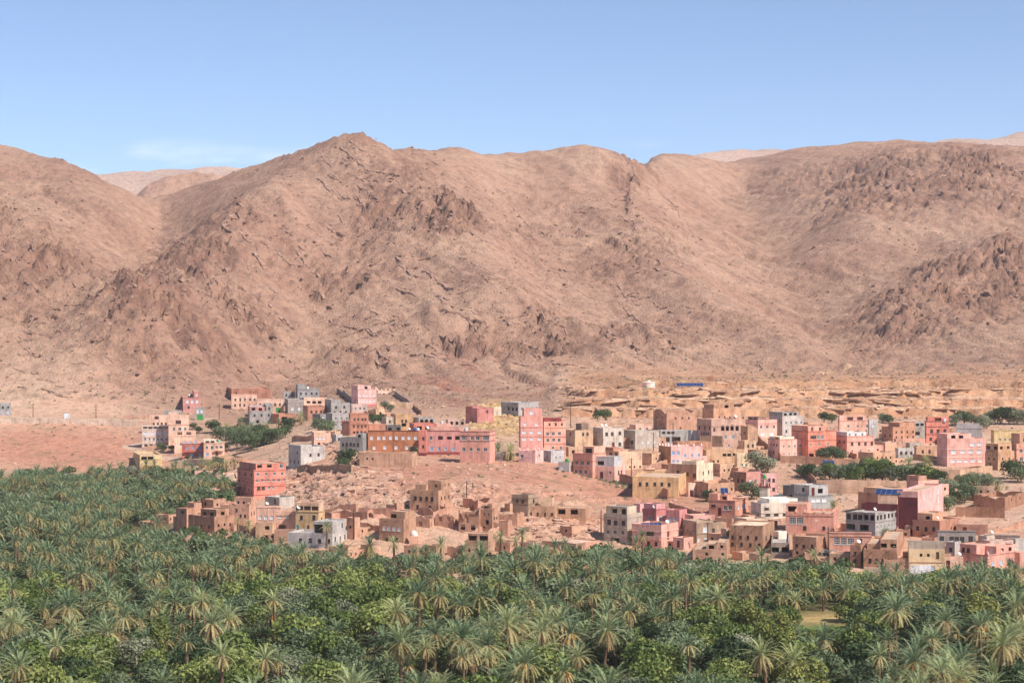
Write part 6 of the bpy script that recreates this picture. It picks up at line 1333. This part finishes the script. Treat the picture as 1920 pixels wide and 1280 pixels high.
# ------------------------------------------------------------------ bedrock: ledges and crags standing out of the slopes
def bedrock():
    r = np.random.RandomState(12); it = []; cube = np.array([(x, y, z) for x in (-1, 1) for y in (-1, 1) for z in (-1, 1)], float)
    F = np.array([(0,1,3,2),(4,6,7,5),(0,4,5,1),(2,3,7,6),(0,2,6,4),(1,5,7,3)]).ravel()
    def block(x, y, z, sx, sy, sz, yaw, tilt, jit, mi):
        B = cube*r.uniform(1-jit, 1+jit, (8, 3))*np.array([sx, sy, sz])
        ct, st_ = cos(tilt), sin(tilt); B = B@np.array([[ct, 0, -st_], [0, 1, 0], [st_, 0, ct]]).T
        c, s_ = cos(yaw), sin(yaw); B = B@np.array([[c, -s_, 0], [s_, c, 0], [0, 0, 1]]).T
        it.append(((B+np.array([x, y, z]))[F], 4, mi))
    # (centre column, row, radii, count, length, thickness, tilt, yaw, material, nearest distance)
    for cx, cy, rx, ry, n, ln, th, tl, mi, dm in (
        (640,905,110,26,380,(.6,2.6),(.2,.55),.05,1,450), (860,925,70,14,130,(.6,2.8),(.2,.5),-.1,1,450), (730,935,60,14,70,(.6,2.2),(.2,.5),.05,1,450), (1040,985,90,22,240,(.6,2.6),(.15,.45),-.1,1,450),
        (620,935,80,16,110,(.5,2.2),(.2,.5),.05,1,450), (930,788,52,20,150,(.5,2.0),(.25,.7),.15,3,450), (980,880,90,10,60,(.4,1.4),(.15,.4),0,1,450), (640,850,40,14,60,(.4,1.4),(.2,.5),0,1,450),
        (1180,772,120,10,90,(.8,3.6),(.25,.6),0,2,700), (1480,765,420,9,300,(.9,4.2),(.25,.65),0,2,700), (1500,745,430,8,330,(1.0,4.8),(.25,.7),0,2,700), (1480,728,420,7,260,(.9,4.2),(.2,.6),0,2,700), (1700,770,200,10,120,(1.0,4.0),(.3,.8),0,2,700), (1090,745,30,22,60,(.6,2.4),(.3,.9),0,2,700)):
        k = 0
        while k < n:
            px = cx+rx*r.uniform(-1, 1); row = cy+ry*r.normal()*.6; d = depth_at(px, row, dm); x = (px-960)*d/FP
            k += 1
            if in_house(x, d, .3): continue
            q_ = .68 if mi == 1 else 1.0; l = q_*ln[0]*(ln[1]/ln[0])**r.rand(); t = q_*r.uniform(*th); t = t*(.7 if mi == 2 else 1); block(x, d, gz(x, d)+t*(.0 if mi == 2 else .25), l*(1.3 if mi == 2 else 1), l*r.uniform(.3, .55), t, r.normal()*.2, tl+r.normal()*.07, .28, mi)
    # mountain crags, tilted with the beds
    for cx, cy, rx, ry, n, s0, s1, tl in ((330,600,150,80,330,.7,3.4,.5), (70,520,110,60,150,.7,3.0,.4), (430,485,110,36,90,.6,2.2,.45), (730,350,80,70,130,.7,2.8,.5), (850,435,55,28,90,.8,3.6,.5), (1040,640,220,12,260,.6,2.6,.35), (690,655,44,8,50,.6,2.2,.2),
        (1178,325,22,40,70,.8,3.0,.3), (1190,500,90,30,60,.6,2.2,.3), (1640,370,110,60,120,.8,3.2,.2), (1850,345,100,60,150,.9,3.8,.15), (1770,560,140,50,260,.8,3.6,.2), (1880,515,50,40,70,.8,3.4,.2), (340,670,70,36,110,.6,2.4,.4), (1260,663,60,8,50,.6,2.0,.3), (600,300,80,26,60,.8,2.6,.4), (760,450,260,120,160,.4,1.5,.5), (1620,650,30,26,40,.6,2.4,.3)):
        for k in range(int(n*.55)):
            px = cx+rx*r.normal()*.62; row = cy+ry*r.normal()*.6; d = depth_at(px, row, 866.0)
            if d > 1950: continue
            x = (px-960)*d/FP; s_ = s0*.55*(s1*.52/(s0*.55))**(r.rand()**1.9); block(x, d, gz(x, d)-s_*.1, s_*r.uniform(.8, 1.7), s_*r.uniform(.6, 1.1), s_*r.uniform(.5, 1.15), .5+r.normal()*.35, tl+r.normal()*.22, .34, 0)
    # thin ledges that follow the beds down to the right across the slopes
    def chain(px, row, dpx, drow, n, th):
        P = []
        for i in range(n+1):
            q = depth_at(px, row, 866.0); P.append(((px-960)*q/FP, q)); px += dpx*r.uniform(.7, 1.3); row += drow*r.uniform(.3, 1.7)
        for (ax, ay), (bx2, by2) in zip(P[:-1], P[1:]):
            L_ = math.hypot(bx2-ax, by2-ay)
            if L_ > 40 or L_ < .5 or r.rand() < .15 or max(ay, by2) > 1900: continue
            az, bz = gz(ax, ay), gz(bx2, by2); t = th*r.uniform(.4, .85)
            block((ax+bx2)/2, (ay+by2)/2, (az+bz)/2-.3*t, L_*.6, t*r.uniform(1.2, 2.4), t*r.uniform(.6, .9), atan2(by2-ay, bx2-ax), atan2(bz-az, L_), .3, 0)
    for x0, x1, y0, y1, n, dx_, dy_, th in ((300,560,440,700,60,9,4,.75), (0,260,430,640,45,9,3,.75), (560,900,330,660,90,10,5,.7), (860,1300,360,660,80,11,5,.7), (640,1300,590,680,60,11,2.2,.8), (600,800,270,420,40,8,5,.8), (1140,1260,300,560,30,7,6,.8),
                                            (1600,1920,300,400,24,11,1.5,.8), (1660,1920,510,600,24,11,-2,.7), (20,420,640,740,30,9,3,.5), (500,760,660,720,20,9,3,.5)):
        for k in range(n): chain(r.uniform(x0, x1), r.uniform(y0, y1), dx_*r.uniform(.35, .7), dy_*r.uniform(.25, .85), r.randint(3, 10), th*r.uniform(.6, 1.4))
    merge_stuff('bedrock_outcrops', 'ledges and crags of bare rock breaking out of the slopes', 'rock', it, (M_STONE, M_LEDGE, M_LEDGE2, M_LEDGE3))
M_LEDGE = plaster((212, 164, 136), 'm'); M_LEDGE2 = plaster((214, 168, 130), 'm'); M_LEDGE3 = plaster((220, 184, 132), 'm')
bedrock()
# ------------------------------------------------------------------ things on roofs and slopes
def dish_on(key, u, v, label, rz=.5, s=1.1): dish_thing(on_roof(key, u, v), rz, label, s)
for key, u, v, lab in (
  ('r2', .3, .3, 'white satellite dish on the grey-beige house with the maroon door'), ('r2', .75, .25, 'second white satellite dish on the grey-beige house with the maroon door'),
  ('k1', .55, .75, 'white satellite dish on the three-storey grey-tan block'), ('k2', .75, .1, 'white satellite dish on the crimson-rose house'),
  ('k3', .9, .5, 'white satellite dish beside the solar panels of the pink terrace house'), ('k12', .7, .3, 'white satellite dish on the narrow mud tower house'),
  ('k13', .93, .12, 'white satellite dish on the corner of the brown mud house with roof gallery'), ('k21', .8, .3, 'white satellite dish on the small peach house with the blue gate'),
  ('k19', .2, .3, 'white satellite dish on the grey-pink house near the right edge'), ('k17', .8, .15, 'white satellite dish on the red-brown mud house'),
  ('b9', .1, .05, 'white satellite dish on the yellow-tan house of the mud quarter'), ('b7', .4, .4, 'white satellite dish on the pink pilaster house'),
  ('b11', .9, .2, 'white satellite dish on the whitewashed stepped house'), ('c3', .05, .3, 'white satellite dish on the left end of the large pink building'),
  ('c1', .80, .5, 'white satellite dish on the right end of the orange building'), ('l1', .5, .4, 'white satellite dish on the small rose-pink house at the hill foot'),
  ('r7', .9, .9, 'white satellite dish beside the arcade house'), ('k15', .9, .1, 'white satellite dish at the unfinished grey house'), ('c5', .5, .4, 'white satellite dish on the tall pink house')):
    dish_on(key, u, v, lab, rz=rnd.uniform(.3, .9), s=rnd.uniform(.85, 1.1))
def tank(key, u, v, rgb, label, r=.55, h=1.2):
    t = empty('water_tank', on_roof(key, u, v)); tag(t, label, 'water tank', 'water tanks on the roofs'); m = MB(); m.lathe([(r, .25), (r, h), (r*.8, h+.18), (.16, h+.24)], 14); m.lathe([(r*1.02, .5), (r*1.05, .55), (r*1.02, .6)], 14)
    obj('barrel', m.mesh('barrel', (paint(rgb),)), t); m = MB(); m.lathe([(.18, h+.22), (.18, h+.32), (.001, h+.34)], 10); obj('lid', m.mesh('lid', (paint((60, 60, 60)),)), t)
    m = MB(); m.box(-.5, .5, -.5, .5, 0, .25); obj('base', m.mesh('base', (M_GREY,)), t)
for key, u, v, rgb, lab in (('u2', .3, .3, (90, 140, 190), 'blue water tank on the grey house under the terrace'), ('u9', .9, .8, (206, 206, 204), 'white water tank on the red tower house'),
   ('r13', .6, .5, (60, 140, 70), 'green water tank on the small grey hut'), ('l7b', .5, .5, (226, 222, 214), 'white water tank on the highest grey house'), ('m7', .5, .75, (150, 190, 170), 'pale green water tank on the peach balcony house'),
   ('c1', .92, .4, (60, 100, 160), 'blue water tank on the orange building'), ('c1', .97, .45, (214, 210, 206), 'white water tank next to the blue one on the orange building'),
   ('c4', .1, .6, (196, 196, 196), 'pale water tank behind the tall pink block parapet'), ('v6b', .5, .4, (206, 206, 206), 'white water tank on the flat salmon house'), ('b1', .8, .3, (220, 200, 190), 'white water tank on the tall red building')):
    tank(key, u, v, rgb, lab)
def solar(loc, rz, nx, ny, w, h, tilt, label, stand=.9):
    t = empty('solar_array', loc, rz); tag(t, label, 'solar panel', 'solar arrays')
    ct, st = cos(radians(tilt)), sin(radians(tilt))
    for i in range(nx):
        for j in range(ny):
            m = MB(); x0 = (i-nx/2)*w+.03; x1 = x0+w-.06; a, b = j*h+.03, (j+1)*h-.03
            P = lambda x, q, k=0: (x, q*ct-k*st, stand+q*st+k*ct)
            m.quad(P(x0, a), P(x1, a), P(x1, b), P(x0, b)); m.quad(P(x0, a, -.05), P(x1, a, -.05), P(x1, b, -.05), P(x0, b, -.05))
            for (p, q), (r_, s_) in (((x0, a), (x1, a)), ((x1, a), (x1, b)), ((x1, b), (x0, b)), ((x0, b), (x0, a))): m.quad(P(p, q), P(r_, s_), P(r_, s_, -.05), P(p, q, -.05))
            obj('panel', m.mesh('panel', (M_PVBLUE,)), t)
    m = MB(); L_ = ny*h
    for i in range(nx+1):
        x = (i-nx/2)*w; m.box(x-.04, x+.04, .02, .1, -.3, stand-.04); m.box(x-.04, x+.04, L_*ct-.12, L_*ct-.02, -.3, stand+L_*st-.08)
        m.box(x-.02, x+.02, -.01, .03, stand-.02, stand+.03)
        m.quad((x-.028, 0, stand+.008), (x+.028, 0, stand+.008), (x+.028, L_*ct, stand+L_*st+.008), (x-.028, L_*ct, stand+L_*st+.008))
    obj('frame', m.mesh('frame', (M_METAL,)), t); return t
d = depth_at(1294, 724); x = (1294-960)*d/FP; solar((x, d, gz(x, d)), 0, 8, 1, 1.42, 2.4, 34, 'long dark blue solar array standing on the edge of the rock terrace')
solar(on_roof('k3', .62, .1), 0, 5, 2, 1.0, 1.0, 24, 'blue solar panels on the roof of the pink terrace house', .3)
solar(on_roof('k16w', .72, .1, 2.6), radians(-24), 5, 2, 1.3, 1.3, 26, 'blue solar panels on the salmon room above the crimson wing', .3)
solar(on_roof('u18', .6, .25), 0, 3, 2, 1.2, 1.3, 30, 'blue solar panels on the small hut in the orchard', .4)
solar(on_roof('q3', .45, .3, 1.8), 0, 2, 1, 1.0, 1.9, 42, 'solar water heater on the terracotta house terrace', .4)
# round water reservoir on the terrace
d = depth_at(1216, 727); x = (1216-960)*d/FP; t = empty('water_reservoir', (x, d, gz(x, d)-.3)); tag(t, 'pale pink round water reservoir with a green door on the rock terrace', 'reservoir')
m = MB(); m.lathe([(2.75, -.5), (2.75, 3.4)], 28); obj('wall', m.mesh('wall', (plaster((240, 196, 180), 'p'),)), t)
m = MB(); m.lathe([(2.75, 3.4), (2.9, 3.42), (2.9, 3.58), (2.6, 3.72), (0, 4.0)], 28); obj('roof', m.mesh('roof', (plaster((244, 214, 196), 'p'),)), t)
m = MB(); m.lathe([(.7, 3.8), (.7, 4.5), (.001, 4.6)], 14); obj('hatch', m.mesh('hatch', (M_WHITE,)), t)
m = MB(); m.box(-1.5, -.7, -2.85, -2.3, -.2, 1.9); obj('door', m.mesh('door', (M_GREEN,)), t)
# brick stub ruins beside the array
for i, (px, hh) in enumerate(((1327, 1.6), (1334, 2.2))):
    d = depth_at(px, 719); x = (px-960)*d/FP; m = MB(); m.box(-.8, .8, -.7, .7, -.5, hh); m.box(-.5, .6, -.5, .5, hh, hh+.5)
    tag(obj('ruined_pillar', m.mesh('ruined_pillar', (plaster((190, 120, 84), 'm'),)), None, (x, d, gz(x, d))), ('shorter' if i == 0 else 'taller')+' of two brick ruin stubs right of the long solar array', 'ruin', 'brick ruin stubs on the terrace')
# minaret
d = depth_at(1434, 966)+2; x = (1434-960)*d/FP; zb = (640-976)*d/FP; zt = (640-912)*d/FP; hh = zt-zb; w = 19*d/FP/1.25/2
t = empty('minaret', (x, d, zb-1), radians(-24)); tag(t, 'square beige minaret with a dark cornice, pierced lantern and green finial', 'minaret')
m = MB(); face(m, (-w, -w), (1, 0), (0, -1), 2*w, 0, hh+1, [(w, hh-2.0, .6, .9, 's')], .3, .2, hh+.7, None, 0); face(m, (w, -w), (0, 1), (1, 0), 2*w, 0, hh+1, [(w, hh-2.0, .6, .9, 's')], .3, .2, hh+.7, None, 0)
face(m, (w, w), (-1, 0), (0, 1), 2*w, 0, hh+1, [], .3, .2, hh+.7, None, 0); face(m, (-w, w), (0, -1), (-1, 0), 2*w, 0, hh+1, [], .3, .2, hh+.7, None, 0)
obj('shaft', m.mesh('shaft', (plaster((206, 188, 166), 'p'),)), t)
m = MB(); e = w+.16; m.box(-e, e, -e, e, hh+.75, hh+1.12); obj('cornice', m.mesh('cornice', (plaster((126, 66, 62), 'p'),)), t)
m = MB()
for sx in (-1, 1):
    for sy in (-1, 1): m.box(sx*w*.9-.16, sx*w*.9+.16, sy*w*.9-.16, sy*w*.9+.16, hh+1.12, hh+1.9)
obj('battlements', m.mesh('battlements', (plaster((126, 66, 62), 'p'),)), t)
m = MB(); q = w*.5
for sx in (-1, 1):
    for sy in (-1, 1): m.box(sx*q-.16, sx*q+.16, sy*q-.16, sy*q+.16, hh+1.12, hh+2.9)
m.box(-q-.22, q+.22, -q-.22, q+.22, hh+2.9, hh+3.15); obj('lantern', m.mesh('lantern', (plaster((196, 150, 130), 'p'),)), t)
m = MB(); m.lathe([(q*.9, hh+3.15), (q*.85, hh+3.6), (q*.5, hh+4.0), (.08, hh+4.2), (.05, hh+4.9), (.001, hh+5.0)], 12); obj('finial', m.mesh('finial', (M_GREEN,)), t)
# shrine with a white dome
d = depth_at(776, 1018); x = (776-960)*d/FP; t = empty('shrine', (x, d, gz(x, d)-.2)); tag(t, 'tiny shrine with a white dome at the foot of the ruins', 'shrine')
m = MB(); m.box(-1.1, 1.1, -1.1, 1.1, -.5, 2.0); obj('wall', m.mesh('wall', (plaster((206, 150, 120), 'm'),)), t)
m = MB(); m.lathe([(.95, 2.0), (.95, 2.3), (.8, 2.8), (.45, 3.2), (.1, 3.4), (.001, 3.8)], 14); obj('dome', m.mesh('dome', (plaster((240, 214, 196), 'p'),)), t)
# utility poles
def pole(px, row, h, label, arm=True):
    d = depth_at(px, row); x = (px-960)*d/FP; t = empty('utility_pole', (x, d, gz(x, d)-.3)); tag(t, label, 'utility pole', 'utility poles'); m = MB(); m.tube((0, 0, 0), (0, 0, h), .16, .11, 7); obj('post', m.mesh('post', (M_DARKWOOD,)), t)
    if arm: m = MB(); m.box(-.7, .7, -.06, .06, h-.5, h-.38); m.tube((-.6, 0, h-.38), (-.6, 0, h-.2), .05, .04, 5); m.tube((.6, 0, h-.38), (.6, 0, h-.2), .05, .04, 5); obj('crossarm', m.mesh('crossarm', (M_GREY,)), t)
for px, row, h, lab in ((875, 945, 6.5, 'wooden pole behind the collapsed mud house'), (1127, 1000, 7.0, 'wooden pole left of the three-storey grey-tan block'), (1225, 846, 6.5, 'wooden pole before the low grey-beige house'), (1184, 900, 7, 'wooden pole at the left end of the yellow-ochre house'),
   (1262, 836, 8, 'wooden pole before the open grey house'), (1070, 802, 8, 'wooden pole above the square tan mud house'), (1553, 1050, 8, 'wooden pole left of the low house with maroon door'), (663, 1010, 7.5, 'wooden pole by the narrow pink-tan mud block'),
   (62, 782, 6, 'lamp pole nearest the left edge along the road'), (180, 784, 6, 'lamp pole farther right along the left road'), (411, 786, 7, 'pole by the road left of the upper garden palms'), (1327, 1030, 7, 'wooden pole before the grey-brown house with pale arched window'), (1618, 903, 6, 'thin pole on the orchard wall')):
    pole(px, row, h, lab)
# washing on the farmhouse porch
b = BUILT['n12']; c, s = cos(b['rz']), sin(b['rz'])
for i, (u, col) in enumerate(((-6.5, (226, 220, 216)), (-5.6, (196, 90, 110)), (-4.9, (226, 206, 190)))):
    m = MB(); n = 5
    for k in range(n):
        a0, a1 = k/n*.7, (k+1)/n*.7; y0, y1 = .05*sin(a0*20), .05*sin(a1*20); m.quad((a0, y0, 0), (a1, y1, 0), (a1, y1*1.5, -1.0), (a0, y0*1.5, -1.0)); m.quad((a0, y0+.02, 0), (a1, y1+.02, 0), (a1, y1*1.5+.02, -1.0), (a0, y0*1.5+.02, -1.0))
    o = obj('laundry', m.mesh('laundry', (paint(col),)), None, (b['C'][0]+u*c+.5*s, b['C'][1]+u*s-.5*c, b['z0']+1.9), b['rz'])
    tag(o, ('white sheet', 'crimson cloth', 'cream cloth')[i]+' hung out to dry on the long mud farmhouse', 'laundry', 'washing on the farmhouse porch')
# star emblem on the salmon terrace house
b = BUILT['k9']; m = MB(); P = [(.62*(1 if i % 2 == 0 else .42)*sin(i*pi/5), .62*(1 if i % 2 == 0 else .42)*cos(i*pi/5)) for i in range(10)]
for i in range(10): m.tri((0, -.06, 0), (P[i][0], -.045, P[i][1]), (P[(i+1) % 10][0], -.045, P[(i+1) % 10][1]))
obj('star_emblem', m.mesh('star_emblem', (plaster((232, 178, 150), 'p'),)), b['t'], (-b['Wl']*.36, 0, b['H']*.62))
# ------------------------------------------------------------------ air
def haze(density):
    V = [(x, y, z) for x in (-8900, 8900) for y in (-5800, 8900) for z in (-420, 420)]
    F = [(0,1,3,2),(4,6,7,5),(0,4,5,1),(2,3,7,6),(0,2,6,4),(1,5,7,3)]
    me = bpy.data.meshes.new('haze'); me.from_pydata(V, [], F)
    m = bpy.data.materials.new('haze_air'); m.use_nodes = True; nt = m.node_tree
    for n in list(nt.nodes): nt.nodes.remove(n)
    o = nt.nodes.new('ShaderNodeOutputMaterial'); v = nt.nodes.new('ShaderNodeVolumePrincipled')
    v.inputs['Color'].default_value = (0.93, 0.95, 1.0, 1); v.inputs['Density'].default_value = density; v.inputs['Anisotropy'].default_value = 0.0
    nt.links.new(v.outputs[0], o.inputs['Volume']); me.materials.append(m)
    h = obj('haze', me); tag(h, 'thin pale air lying over the whole valley', 'haze', kind='stuff'); return h
haze(0.00006)
